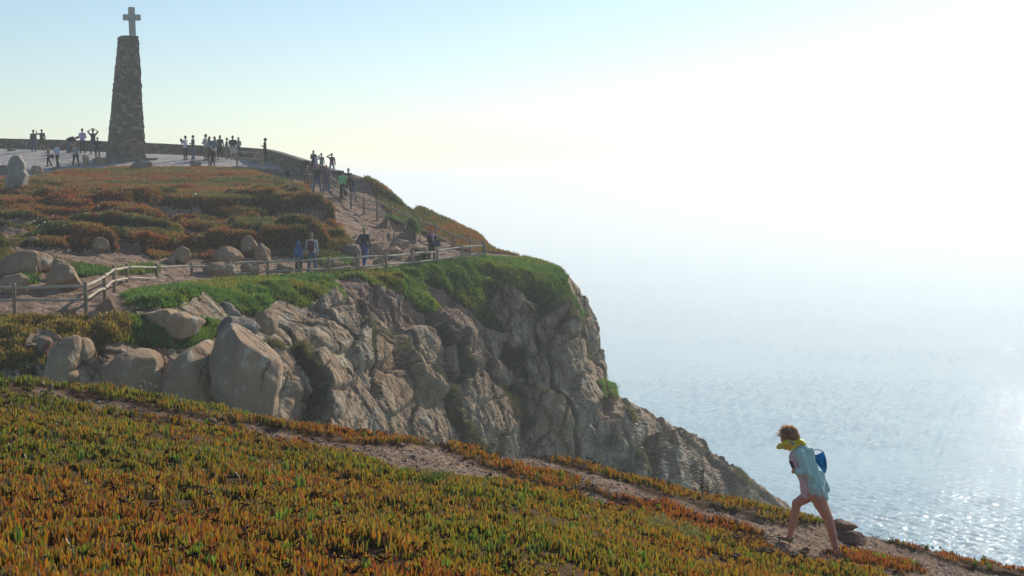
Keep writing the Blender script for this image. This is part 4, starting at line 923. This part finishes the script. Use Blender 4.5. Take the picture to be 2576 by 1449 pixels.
def person(px, fy, hy, yaw, label, top=(.1, .1, .12), leg=(.03, .03, .04), arms=('down', 'down'), stride=0., lean=0., legs='long', sleeve='long', hem=.88, hair='short', hairc=(.05, .03, .02), pack=None, shoe=(.05, .04, .04), D=None, wide=1., spread=.10, group='sightseers around the headland'):
    g = hit(px, fy) if D is None else None
    if g is None:
        g = V(px, fy, D or 95); gz = zat(g.x, g.y); g.z = gz if abs(gz - g.z) < 1.5 else g.z
    H_ = (fy - hy) * g.y / F; sc = H_ / (1.77 - (.0 if lean < .5 else .55)); SHAPED.append((px, round(g.y, 1), round(H_, 2)))
    sc = min(max(sc, .55), 1.12)
    root = empty('person', g, label, 'person', group, math.radians(yaw)); root.scale = (sc, sc, sc)
    R_ = Matrix.Translation((0, 0, .95)) @ Matrix.Rotation(lean, 4, 'X') @ Matrix.Translation((0, 0, -.95))
    U = lambda p: R_ @ Vector(p)
    if lean: arms_l = {k: v_ for k, v_ in ARM.items()}
    B = []; T = []; Lg = []; vox = .017
    # body
    sh = .185 * wide
    ell(B, U((0, 0, 1.665)), (.078, .098, .115)); ell(B, U((0, -.03, 1.605)), (.055, .07, .05)); ell(B, U((0, -.098, 1.65)), (.014, .022, .024))
    for s in (-1, 1): ell(B, U((s * .08, .0, 1.65)), (.012, .022, .032))
    cap(B, U((0, .015, 1.44)), U((0, 0, 1.60)), .058, .052)
    ell(B, U((0, 0, 1.30)), (.165 * wide, .105, .19)); ell(B, U((0, 0, 1.10)), (.14 * wide, .10, .16)); ell(B, (0, 0, .93), (.165 * wide, .12, .13))
    ell(T, U((0, 0, 1.30)), (.185 * wide, .125, .20)); ell(T, U((0, 0, 1.10)), (.165 * wide, .125, .20)); cap(T, U((-sh + .03, 0, 1.41)), U((sh - .03, 0, 1.41)), .068, .068)
    cap(T, U((0, .01, 1.42)), U((0, .01, 1.475)), .075, .068)
    if hem < .93: cap(T, U((-.06 * wide, 0, .98)), Vector((-.07 * wide, 0, hem + .08)), .125, .13); cap(T, U((.06 * wide, 0, .98)), Vector((.07 * wide, 0, hem + .08)), .125, .13)
    for i, s in enumerate((-1, 1)):
        e_, w_ = ARM[arms[i]]; S_ = U((s * sh, 0, 1.41)); vert = lean > .5
        E_ = U((s * e_[0], e_[1], e_[2])); Wr = U((s * w_[0], w_[1], w_[2]))
        if vert: E_ = S_ + Vector((0, -.03, -.27)); Wr = E_ + Vector((0, -.02, -.25))
        cap(B, S_, E_, .050, .040); cap(B, E_, Wr, .040, .026); d = (Wr - E_).normalized()
        x_ = d.cross(Vector((1, 0, .2))).normalized()
        ell(B, Wr + d * .045, (.032, .032, .045)); sd_ = Vector((1, 0, 0)) if abs(d.x) < .8 else Vector((0, 1, 0))
        for k in range(4):
            a = Wr + d * .075 + sd_ * (k - 1.5) * .019; b_ = a + (d + x_ * .25 * (1 if x_.y < 0 else -1)) * (.052 - .006 * abs(k - 1.4)); cap(B, a, b_, .010, .0085)
        cap(B, Wr + d * .02, Wr + d * .055 + Vector((-s * .035, -.02, 0)), .012, .010)
        if sleeve == 'long': cap(T, S_, E_, .066, .054); cap(T, E_, E_.lerp(Wr, .93), .054, .040)
        elif sleeve == 'short': cap(T, S_, S_.lerp(E_, .75), .068, .060)
        hip = Vector((s * .088 * wide, 0, .93)); st = stride * s; kn = Vector((s * (.095 + spread * .3), -.04 - st * .30, .50)); an = Vector((s * (.09 + spread * .6), .015 - st * .55 + (.10 if st < 0 else 0), .085 + (.05 if st < -.2 else 0)))
        cap(B, hip, kn, .082, .056); cap(B, kn, an, .054, .034); cap(B, an + Vector((0, .02, -.035)), an + Vector((0, -.13, -.05)), .036, .030)
        if legs == 'long': cap(Lg, hip, kn, .10, .075); cap(Lg, kn, an, .073, .058)
        elif legs == 'shorts': cap(Lg, hip, hip.lerp(kn, .88), .105, .095)
        elif legs == 'short': cap(Lg, hip, hip.lerp(kn, .35), .105, .10)
        sb = []; ell(sb, an + Vector((0, -.055, -.045)), (.048, .135, .042)); ell(sb, an + Vector((0, .02, -.02)), (.042, .05, .05))
        skin('shoe', sb, .018, cm(shoe), root)
    ell(Lg, (0, 0, .93), (.18 * wide, .135, .12))
    skin('body', B, .0125, M_SKIN, root); skin('trousers' if legs == 'long' else 'shorts', Lg, vox, cm(leg), root); skin('jacket' if sleeve == 'long' else 'shirt', T, vox, cm(top), root, smooth=1)
    Hh = []; ell(Hh, U((0, .018, 1.70)), (.086, .098, .092)); ell(Hh, U((0, .045, 1.64)), (.078, .07, .08))
    if hair == 'long': cap(Hh, U((0, .05, 1.64)), U((0, .075, 1.42)), .085, .06)
    if hair == 'curly':
        for k in range(14): a = k * 2.4; ell(Hh, U((.09 * math.cos(a), .04 + .07 * math.sin(a), 1.58 + .013 * k)), (.05, .05, .05))
    if hair == 'hood': ell(Hh, U((0, .01, 1.67)), (.115, .125, .145)); cap(Hh, U((0, .03, 1.58)), U((0, .04, 1.46)), .10, .11)
    if hair == 'hat': ell(Hh, U((0, 0, 1.735)), (.15, .16, .018)); ell(Hh, U((0, 0, 1.76)), (.09, .10, .07))
    skin('hood' if hair == 'hood' else 'hat' if hair == 'hat' else 'hair', Hh, .014, cm(top if hair == 'hood' else hairc), root)
    if pack:
        pc, lb = pack; pk = []; [cap(pk, (x_ * .09, 0, -.17), (x_ * .075, 0, .15), .075, .065) for x_ in (-1, 0, 1)]; ell(pk, (0, .06, -.09), (.11, .06, .10)); q = skin('backpack', pk, .016, cm(pc), None)
        q.matrix_world = Matrix.Translation(g) @ Matrix.Rotation(math.radians(yaw), 4, 'Z') @ Matrix.Scale(sc, 4) @ Matrix.Translation(U((0, .19, 1.22))) @ Matrix.Rotation(lean, 4, 'X')
        tag(q, lb, 'backpack')
    return root, g, sc
JEAN = (.06, .10, .18); BLK = (.028, .027, .032); NAVY = (.03, .04, .075); KH = (.20, .16, .09)
person(85, 381, 327, 170, 'person in olive brown jacket and blue jeans facing the far parapet', (.13, .12, .09), JEAN, wide=1.15)
person(106, 379, 326, 200, 'person raising one arm beside the olive jacket, seen from behind', BLK, (.10, .08, .05), ('down', 'wave'), legs='shorts', pack=((.07, .09, .07), 'dark backpack worn by the person raising one arm'))
person(172, 384, 343, 90, 'person bending double over a bag by the parapet', BLK, (.10, .14, .22), ('drop', 'drop'), lean=1.35, sleeve='short', hairc=(.10, .07, .05))
person(208, 386, 324, 180, 'slim person in lilac shirt and dark trousers at the parapet', (.42, .36, .55), BLK, ('folded', 'folded'))
person(235, 388, 326, 200, 'person in black holding both hands to the head by the parapet', BLK, JEAN, ('head', 'head'), sleeve='short')
person(246, 400, 346, 0, 'person in black shirt with elbows spread just left of the monument', BLK, (.05, .07, .10), ('akimbo', 'akimbo'), sleeve='short', wide=1.1)
person(123, 419, 363, -60, 'person in open tan jacket walking left across the terrace', (.34, .25, .18), (.05, .035, .045), ('out', 'down'), stride=.25, hair='long', hairc=(.10, .07, .05))
r_, g_, s_ = person(145, 421, 361, -30, 'person in white pullover and black trousers walking with folded arms', (.58, .58, .68), BLK, ('folded', 'folded'), stride=.35)
person(191, 421, 360, 35, 'person in grey striped shirt walking away from the other two walkers', (.30, .32, .33), BLK, ('down', 'back'), stride=.4, sleeve='short', hairc=(.16, .11, .07), shoe=(.4, .38, .35))
person(467, 403, 342, -110, 'person in white shirt holding up a tablet on the terrace', (.62, .62, .64), BLK, ('phone', 'phone'), hairc=(.18, .15, .13), wide=1.1)
person(486, 401, 341, -100, 'person in dark jacket and jeans behind the tablet holder', (.06, .07, .08), (.09, .13, .20), ('folded', 'pocket'))
person(518, 404, 338, -110, 'tall person in cream shirt and khaki trousers at the left of the group', (.45, .42, .38), KH, ('folded', 'folded'), hairc=(.16, .14, .12))
person(528, 403, 344, 150, 'person in pale grey hooded top close behind the cream shirt', (.42, .46, .50), NAVY, ('down', 'folded'), hair='long')
person(540, 404, 344, -120, 'person in teal jacket and white shorts with bare legs', (.05, .13, .16), (.55, .55, .58), ('akimbo', 'phone'), legs='short', shoe=(.3, .15, .15), hair='long', hairc=(.09, .06, .04))
person(554, 399, 341, 185, 'person in long black coat standing square to the parapet', BLK, BLK, hem=.55, hairc=(.06, .05, .05), hair='long')
person(571, 400, 347, -90, 'thin person in grey green top and short skirt at the parapet', (.14, .19, .19), (.26, .20, .17), ('folded', 'folded'), legs='shorts', sleeve='short', hairc=(.12, .08, .06))
person(586, 403, 342, 175, 'broad person in black shirt and pale shorts in the group', (.03, .03, .035), (.52, .50, .50), ('down', 'down'), legs='shorts', sleeve='short', wide=1.25, shoe=(.04, .04, .04))
person(600, 398, 346, -150, 'person with long hair and pale sage jacket at the right of the group', (.24, .28, .25), BLK, ('folded', 'folded'), hair='long', hairc=(.14, .11, .08))
person(667, 406, 348, -80, 'lone person in long dark coat at the parapet corner', BLK, BLK, ('folded', 'folded'), hem=.6, hair='curly', hairc=(.05, .04, .03))
person(535, 422, 373, 15, 'blonde person in black coat standing in the plants before the terrace', (.022, .022, .02), BLK, ('down', 'down'), hem=.62, hair='curly', hairc=(.42, .34, .20))
person(789, 432, 379, 175, 'person in navy jacket behind the end of the parapet', (.05, .055, .08), NAVY, ('folded', 'folded'), hair='long', hairc=(.12, .09, .07), hem=.75)
person(796, 433, 391, 150, 'small person in lilac top in front of the navy jacket', (.42, .38, .52), (.3, .3, .38), ('cam', 'cam'))
person(809, 434, 387, 170, 'person in sage top shading their eyes with a hat on', (.13, .20, .17), (.05, .05, .06), ('down', 'brow'), hair='hat', hairc=(.10, .11, .09))
person(835, 442, 386, 180, 'person in maroon top and pale trousers shading their eyes on the skyline', (.16, .05, .07), (.36, .40, .42), ('down', 'brow'), spread=.28)
person(773, 484, 415, 20, 'person in grey shirt and brown shorts with folded arms on the dirt path', (.13, .135, .12), (.24, .14, .08), ('folded', 'folded'), legs='shorts', sleeve='short', shoe=(.12, .08, .06))
person(798, 484, 415, 5, 'person in dark green shirt and jeans facing down the dirt path', (.018, .04, .035), (.09, .13, .20), ('down', 'down'), sleeve='short', spread=.25)
person(821, 486, 416, 35, 'person in plaid maroon shirt with dark coat tied at the waist', (.15, .08, .13), (.12, .19, .27), ('down', 'down'), stride=.2, hem=.62, hairc=(.12, .08, .07))
person(863, 501, 430, 190, 'person in bright green shirt and black trousers seen from behind', (.16, .52, .22), BLK, ('folded', 'folded'), sleeve='short', wide=1.12, shoe=BLK)
person(890, 500, 437, -60, 'person in black jacket leaning on the fence with legs apart', BLK, (.06, .11, .20), ('cam', 'cam'), lean=.30, spread=.45, hairc=(.25, .18, .13), hair='long', D=86)
person(877, 492, 424, 180, 'grey haired person almost hidden behind the leaning photographer', (.05, .05, .06), BLK, ('down', 'down'), hairc=(.32, .31, .30))
person(751, 687, 607, 170, 'child in blue hooded jacket walking behind the lower fence', (.06, .12, .28), BLK, ('down', 'down'), hair='hood', hem=.78)
person(785, 686, 586, 175, 'person in pale grey sweater with a burgundy backpack behind the lower fence', (.42, .43, .42), (.07, .12, .20), ('down', 'down'), hairc=(.30, .19, .10), pack=((.14, .02, .05), 'burgundy backpack on the pale grey sweater'), spread=.12)
person(917, 672, 572, 160, 'fair haired person in navy jacket and jeans looking out to sea', (.045, .05, .075), (.06, .12, .24), ('down', 'pocket'), hairc=(.40, .28, .16), stride=.4)
r33 = person(1086, 659, 577, 20, 'red haired person in black coat and patterned scarf by the lower fence', BLK, NAVY, ('folded', 'folded'), hem=.55, hair='curly', hairc=(.45, .07, .03))
def small_bag(name, cat, label, loc, r3, col, rot=0):
    L_ = []; ell(L_, (0, 0, 0), r3); ell(L_, (0, 0, -r3[2] * .35), (r3[0] * 1.15, r3[1] * 1.1, r3[2] * .7)); cap(L_, (-r3[0] * .6, 0, r3[2] * .7), (0, 0, r3[2] * 1.7), .012, .012); cap(L_, (r3[0] * .6, 0, r3[2] * .7), (0, 0, r3[2] * 1.7), .012, .012)
    o = skin(name, L_, .013, cm(col), None); o.location = loc; o.rotation_euler = (0, 0, rot); return tag(o, label, cat)
G33 = r33[1]
small_bag('handbag', 'handbag', 'dark blue handbag held in front by the red haired person', G33 + Vector((.28, -.32, .93)), (.17, .07, .17), (.04, .055, .10))
small_bag('shoulder_bag', 'bag', 'black bag hanging beside the white pullover walker', g_ + Vector((-.36, -.05, .78)), (.15, .07, .13), BLK)
sc_ = []; 
for k in range(10):
    a = k * .63; ell(sc_, (.10 * math.cos(a), .09 * math.sin(a), .02 * math.sin(3 * a)), (.06, .05, .055))
cap(sc_, (.02, -.12, 0), (.08, -.16, -.32), .06, .05)
scf = skin('scarf', sc_, .014, cloth('patterned_scarf', (.30, .22, .30), .7, 30), None); scf.location = G33 + Vector((.02, 0, 1.45 * r33[2])); tag(scf, 'mauve patterned scarf of the red haired person', 'scarf')
g = hit(176, 384) or V(176, 384, 112); small_bag('bag', 'bag', 'red brown bag on the ground under the bending person', g + Vector((.22, -.15, .24)), (.2, .12, .2), (.16, .04, .03))
# tripod camera
g = hit(850, 492); tri = empty('video_camera', g, 'large video camera on a tall tripod beside the green shirt', 'camera'); H_ = (492 - 441) * g.y / F
for k, (a, b_) in enumerate([(-.42, -.25), (.40, -.2), (.1, .5)]):
    bm = bmesh.new(); limb(bm, (a, b_, 0), (.1, 0, H_), .018, .022, 8); bm_to(bm, 'leg', cm(BLK), tri, True)
boxes('camera_body', [((.12, 0, H_ + .14), (.34, .16, .20)), ((.12, 0, H_ + .28), (.22, .06, .05)), ((-.10, 0, H_ + .16), (.12, .13, .13)), ((.30, 0, H_ + .17), (.08, .1, .12))], cm(BLK), tri, .015)
bm = bmesh.new(); limb(bm, (-.14, 0, H_ + .16), (-.34, -.03, H_ + .17), .055, .075, 12); bm_to(bm, 'lens', cm(BLK), tri, True)
bm = bmesh.new(); limb(bm, (.12, 0, H_ - .02), (.12, 0, H_ + .06), .05, .06, 10); bm_to(bm, 'head', cm(BLK), tri, True)
# tablet
tb = boxes('tablet', [((0, 0, 0), (.26, .015, .19))], cm(BLK), None, .004); p_ = V(456, 353, 102.5); tb.location = p_; tb.rotation_euler = (0, .7, .9); tag(tb, 'dark tablet held up by the white shirted person', 'tablet')
print('PEOPLE', SHAPED)

# ---- the walking woman
WD = 17.0
def Wp(zx, zy, dy=0.): return V((2700 + zx / 2.195) * .6708, (1500 + zy / 2.195) * .6708, WD + dy)
ft1 = Wp(580, 1168, .10); ft2 = Wp(955, 1302, -.1)
root = empty('person', (Wp(780, 1230).x, WD, min(zat(Wp(780, 1230).x, WD, BV_F), 0)), 'young woman in pale blue green cardigan striding uphill, leaning into the wind', 'person')
RO = root.location.copy()
q = lambda zx, zy, dy=0.: Wp(zx, zy, dy) - RO
print('WOMAN', ft1, zat(ft1.x, ft1.y, BV_F), ft2, zat(ft2.x, ft2.y, BV_F), hit((2700 + 580 / 2.195) * .6708, (1500 + 1168 / 2.195) * .6708, BV_F), hit((2700 + 955 / 2.195) * .6708, (1500 + 1302 / 2.195) * .6708, BV_F))
M_WSK = skin_mat('tanned_skin', (.62, .28, .175)); B = []
ell(B, q(568, 292), (.082, .075, .105), Euler((0, -.35, 0))); ell(B, q(535, 325, 0), (.055, .055, .05)); ell(B, q(507, 300), (.022, .014, .014)); ell(B, q(585, 300, -.075), (.018, .012, .03))
cap(B, q(672, 395), q(615, 335), .055, .048)
cap(B, q(682, 430), q(735, 590), .095, .085); cap(B, q(735, 590), q(778, 700), .085, .10); ell(B, q(785, 755), (.13, .12, .12))
# far leg in front, near leg behind
cap(B, q(760, 770, .08), q(630, 850, .09), .088, .058); cap(B, q(632, 852, .09), q(612, 960, .10), .058, .056); cap(B, q(612, 960, .10), q(578, 1115, .10), .056, .033)
cap(B, q(578, 1120, .10), q(574, 1150, .10), .036, .034); cap(B, q(570, 1148, .10), q(505, 1130, .10), .030, .024)
cap(B, q(800, 790, -.07), q(895, 985, -.09), .096, .062); cap(B, q(895, 985, -.09), q(922, 1090, -.09), .060, .055); cap(B, q(922, 1090, -.09), q(955, 1235, -.1), .055, .034)
cap(B, q(955, 1240, -.1), q(958, 1278, -.1), .036, .032); cap(B, q(960, 1275, -.1), q(932, 1296, -.12), .032, .026)
for k in range(5):
    cap(B, q(505, 1130, .07 + k * .015), q(482 + abs(k - 1) * 4, 1122, .065 + k * .017), .0105, .009); cap(B, q(934, 1294, -.15 + k * .015), q(915 + abs(k - 1) * 4, 1302, -.155 + k * .017), .0105, .009)
# arms and hands
cap(B, q(655, 440, -.13), q(715, 590, -.17), .045, .038); cap(B, q(715, 590, -.17), q(640, 585, -.20), .036, .027)
ell(B, q(618, 588, -.20), (.038, .02, .03))
for k in range(4): cap(B, q(604, 578 + k * 7, -.205), q(590 + k * 3, 585 + k * 6, -.185), .009, .008)
cap(B, q(622, 572, -.20), q(606, 560, -.20), .010, .009)
cap(B, q(640, 450, .13), q(640, 590, .16), .045, .036); cap(B, q(640, 590, .16), q(612, 540, .02), .035, .026); ell(B, q(606, 532, .0), (.03, .025, .035))
for k in range(4): cap(B, q(604, 524, -.02 + k * .015), q(596, 508 + k, -.025 + k * .016), .009, .008)
skin('body', B, .0075, M_WSK, root)
# face
for s in (-1, 1): ell_ = []; ell(ell_, q(512, 290, s * .032), (.006, .010, .008)); skin('eye', ell_, .003, cm((.03, .02, .02)), root)
# hair
H2 = []
ell(H2, q(578, 275), (.102, .10, .088), Euler((0, .2, 0))); ell(H2, q(610, 295), (.075, .09, .075)); ell(H2, q(535, 285, -.03), (.045, .06, .07)); ell(H2, q(540, 245), (.055, .06, .035))
hd = skin('hair', H2, .008, cloth('brown_hair', (.27, .165, .09), .6, 60, .6), root, lambda c: fbm(c * [30, 30, 12], 3, 5) * .014)
rn = np.random.default_rng(3); nH = 520
a = rn.random(nH) * math.tau; e_ = rn.uniform(-.2, 1.3, nH); c0_ = np.array(q(580, 277)); hb = c0_ + np.stack([np.cos(a) * np.cos(e_) * .10, np.sin(a) * np.cos(e_) * .095, np.sin(e_) * .088], -1)
hd_ = unit((hb - c0_) * .5 + np.array([-.11, 0, -.02]) + rn.normal(0, .035, (nH, 3))); hs = unit(np.cross(hd_, rn.normal(0, 1, (nH, 3))))
cc_ = np.array([(.36, .21, .10)]) * rn.uniform(.5, 1.8, (nH, 1))
v, f, c = leaves(hb, hd_, hs, rn.uniform(.03, .075, nH), np.full(nH, .004), np.array([[-.5, 0, -.3]]) * rn.uniform(-.3, 1, (nH, 1)), cc_, cc_)
mobj('flyaway_hair', npmesh('flyaway_hair', v, f, c), M_FAR, hd)
# dress
Dr = []
cap(Dr, q(640, 470, -.0), q(690, 600), .115, .105); cap(Dr, q(700, 600), q(735, 700), .108, .11); cap(Dr, q(728, 700, .02), q(722, 765, .03), .11, .085); ell(Dr, q(712, 785, .03), (.055, .09, .04))
skin('dress', Dr, .010, cloth('pale_pink_cotton', (.66, .50, .54), .12), root, lambda c: fbm(c * [9, 9, 3], 3, 6) * .012)
# cardigan
Cd = []
cap(Cd, q(655, 405, 0), q(700, 430, 0), .085, .12); cap(Cd, q(685, 432), q(732, 560), .122, .116); cap(Cd, q(732, 560), q(788, 690), .116, .112); cap(Cd, q(788, 690, -.02), q(815, 780, -.02), .112, .115)
cap(Cd, q(640, 440, -.06), q(665, 470, -.08), .07, .08)
for dy in (-.10, -.05, 0, .05): cap(Cd, q(798, 740, dy), q(806, 862, dy * .7), .085, .042)
cap(Cd, q(825, 620, 0), q(852, 735, 0), .06, .07); cap(Cd, q(855, 735, -.03), q(872, 728, -.03), .055, .028); cap(Cd, q(850, 745), q(826, 830), .065, .04)
cap(Cd, q(760, 640, -.14), q(765, 760, -.12), .05, .045)
cap(Cd, q(652, 435, -.12), q(712, 590, -.17), .068, .062); cap(Cd, q(712, 592, -.17), q(642, 588, -.20), .056, .044); ell(Cd, q(640, 590, -.20), (.035, .045, .045)); cap(Cd, q(700, 570, -.16), q(725, 612, -.15), .06, .05)
cap(Cd, q(638, 445, .12), q(645, 585, .15), .06, .05)
def folds(c):
    s = (c[:, 0] * .9 + c[:, 2] * .42)
    return .020 * np.abs(np.sin(s * 30 + 4 * fbm(c * 4, 2, 8))) * ss(.3, -.2, c[:, 2] - (q(700, 430).z - .25)) + fbm(c * [12, 12, 5], 4, 7) * .022 - .008
tk = NT('thin_knit'); n_ = tk.noise(tk.coord(), 90, 2); cdc = tk.mix(tk.noise(tk.coord(), 5, 3), (.38, .60, .54), (.54, .78, .69)); bd = tk.bsdf(cdc, .85, tk.bump(n_, .4, .004), .15, sheen=.3)
skin('cardigan', Cd, .0095, tk.m, root, folds, 5)
# flip flops
for nm, a, b_, dy in (('flip_flop', (476, 1133), (592, 1166), .10), ('flip_flop', (908, 1308), (980, 1296), -.1)):
    Fl = []; n6 = 7
    for k in range(n6):
        t_ = k / (n6 - 1); w_ = .042 + .012 * math.sin(t_ * 5); ell(Fl, q(a[0] + (b_[0] - a[0]) * t_, a[1] + (b_[1] - a[1]) * t_, dy), (.025, w_, .010))
    cap(Fl, q(a[0] + 22, a[1] - 4, dy), q(a[0] + 52, a[1] - 26, dy - .035), .006, .006); cap(Fl, q(a[0] + 22, a[1] - 4, dy), q(a[0] + 52, a[1] - 26, dy + .035), .006, .006)
    skin(nm, Fl, .007, cm((.05, .22, .12) if dy > 0 else (.40, .48, .36)), root)
# yellow scarf
Sf = []
for k in range(11):
    a = k * .571; ell(Sf, Wp(655 + 34 * math.cos(a), 352 + 16 * math.sin(a + .6), .085 * math.sin(a)), (.035, .035, .030))
for (x, y, rx, rz_, dy) in [(610, 355, .07, .04, -.07), (575, 350, .075, .045, -.09), (600, 385, .05, .04, -.08), (545, 365, .06, .045, -.10), (510, 378, .05, .035, -.10), (488, 388, .03, .022, -.10), (580, 400, .04, .03, -.08), (620, 345, .05, .04, -.06), (540, 395, .04, .02, -.1)]: ell(Sf, Wp(x, y, dy), (rx, .028, rz_))
ys = NT('yellow_print_silk'); vv_ = ys.coord(); yc = ys.mix(ys.ramp(ys.noise(vv_, 9, 2, .5, .6), [(.58, 0.), (.62, 1.)]), (.85, .62, .03), (.20, .32, .30)); yc = ys.mix(ys.ramp(ys.noise(vv_, 5, 2), [(.55, 0.), (.62, .8)]), yc, (.78, .33, .04)); ys.bsdf(yc, .5, None, .3)
so = skin('scarf', [(p[0], p[1] - RO, *p[2:]) if p[0] == 'e' else p for p in Sf], .008, ys.m, None, lambda c: fbm(c * [14, 14, 22], 3, 9) * .022, 1); so.location = RO; tag(so, 'yellow printed scarf blown forward from the neck of the striding woman', 'scarf')
# blue bag on her far side, behind the back
bm = bmesh.new(); ol = [(770, 458), (812, 444), (853, 422), (868, 460), (879, 505), (882, 555), (876, 585), (867, 607), (835, 575), (800, 530)]
c_ = Wp(835, 515, .10); fr1 = [bm.verts.new(Wp(x, y, .07 + .03 * math.sin(i)) - c_) for i, (x, y) in enumerate(ol)]; bk1 = [bm.verts.new(Wp(x + (4 if x < 840 else -6), y + 4, .17) - c_) for x, y in ol]
bm.faces.new(fr1); bm.faces.new(bk1[::-1])
for i in range(len(ol)): bm.faces.new((fr1[i], bk1[i], bk1[(i + 1) % len(ol)], fr1[(i + 1) % len(ol)]))
bmesh.ops.recalc_face_normals(bm, faces=bm.faces); bmesh.ops.bevel(bm, geom=bm.edges[:], offset=.008, segments=3, affect='EDGES')
bo = bm_to(bm, 'panel', cloth('blue_canvas', (.012, .27, .62), .15, 20, .6), None, True)
br = empty('tote_bag', c_, 'stiff bright blue bag slung behind the back of the striding woman', 'bag'); bo.parent = br
bm = bmesh.new(); limb(bm, Wp(782, 458, .10) - c_, Wp(745, 405, .02) - c_, .009, .009, 6, .01); limb(bm, Wp(850, 425, .12) - c_, Wp(745, 400, .04) - c_, .008, .008, 6, .01); limb(bm, Wp(745, 402, .03) - c_, Wp(700, 385, .05) - c_, .009, .009, 6); bm_to(bm, 'strap', cm((.35, .5, .5)), br, True)
ph = boxes('phone', [((0, 0, 0), (.012, .075, .15))], cm(BLK), None, .004); ph.location = Wp(598, 548, -.03); ph.rotation_euler = (0, -.45, .3); tag(ph, 'dark phone held at the chest of the striding woman', 'phone')
# ================= LIGHT, AIR, CAMERA =================
az, el = math.radians(SUN_AZ), math.radians(SUN_EL)
sd = Vector((math.sin(az) * math.cos(el), math.cos(az) * math.cos(el), math.sin(el)))
L = bpy.data.lights.new('sun', 'SUN'); L.energy = SUN_E; L.angle = math.radians(.53); L.color = (1, .91, .78)
lo = bpy.data.objects.new('sun', L); COL.objects.link(lo); lo.rotation_euler = sd.to_track_quat('Z', 'Y').to_euler(); lo.location = sd * 50
W_ = bpy.data.worlds.new('World'); scene.world = W_; W_.use_nodes = True; wt = W_.node_tree
bg = wt.nodes['Background']; sk = wt.nodes.new('ShaderNodeTexSky'); sk.sky_type = 'NISHITA'; sk.sun_disc = False
sk.sun_elevation = el; sk.sun_rotation = az; sk.altitude = 130; sk.air_density = 1.0; sk.dust_density = SKY_DUST; sk.ozone_density = SKY_OZ
tn = wt.nodes.new('ShaderNodeMix'); tn.data_type = 'RGBA'; tn.blend_type = 'MULTIPLY'; tn.inputs[0].default_value = 1; tn.inputs[7].default_value = (.95, 1.0, 1.03, 1)
wt.links.new(sk.outputs[0], tn.inputs[6]); wt.links.new(tn.outputs[2], bg.inputs[0]); bg.inputs[1].default_value = SKY_S
# air
me = bpy.data.meshes.new('haze'); bm = bmesh.new()
bmesh.ops.create_cube(bm, size=1); H0, H1 = SEA - 4, 16.
bmesh.ops.scale(bm, vec=(84000, 84000, H1 - H0), verts=bm.verts); bmesh.ops.translate(bm, vec=(0, 100, (H0 + H1) / 2), verts=bm.verts)
bm.to_mesh(me); bm.free()
hm = bpy.data.materials.new('sea_haze'); hm.use_nodes = True; ht = hm.node_tree; ht.nodes.clear()
ho = ht.nodes.new('ShaderNodeOutputMaterial'); pv = ht.nodes.new('ShaderNodeVolumePrincipled')
pv.inputs['Color'].default_value = (*HAZE_COL, 1); pv.inputs['Density'].default_value = HAZE_D; pv.inputs['Anisotropy'].default_value = HAZE_G
ht.links.new(pv.outputs[0], ho.inputs['Volume'])
hz = mobj('haze', me, hm); tag(hz, 'pale sea haze filling the air', None, None, 'stuff')
cam = bpy.data.cameras.new('camera'); co = bpy.data.objects.new('camera', cam); COL.objects.link(co); scene.camera = co
cam.sensor_width = 36; cam.lens = 36 * F / 2576; cam.clip_end = 100000; cam.clip_start = .1
co.rotation_euler = (math.pi / 2 - PITCH, 0, 0)
scene.view_settings.view_transform = 'Standard'; scene.view_settings.look = 'None'; scene.view_settings.exposure = EXPO; scene.view_settings.gamma = 1
scene.cycles.use_denoising = True; scene.cycles.volume_bounces = 1; scene.cycles.max_bounces = 8; scene.cycles.transmission_bounces = 4
scene.cycles.diffuse_bounces = 3; scene.cycles.glossy_bounces = 2; scene.cycles.caustics_reflective = False
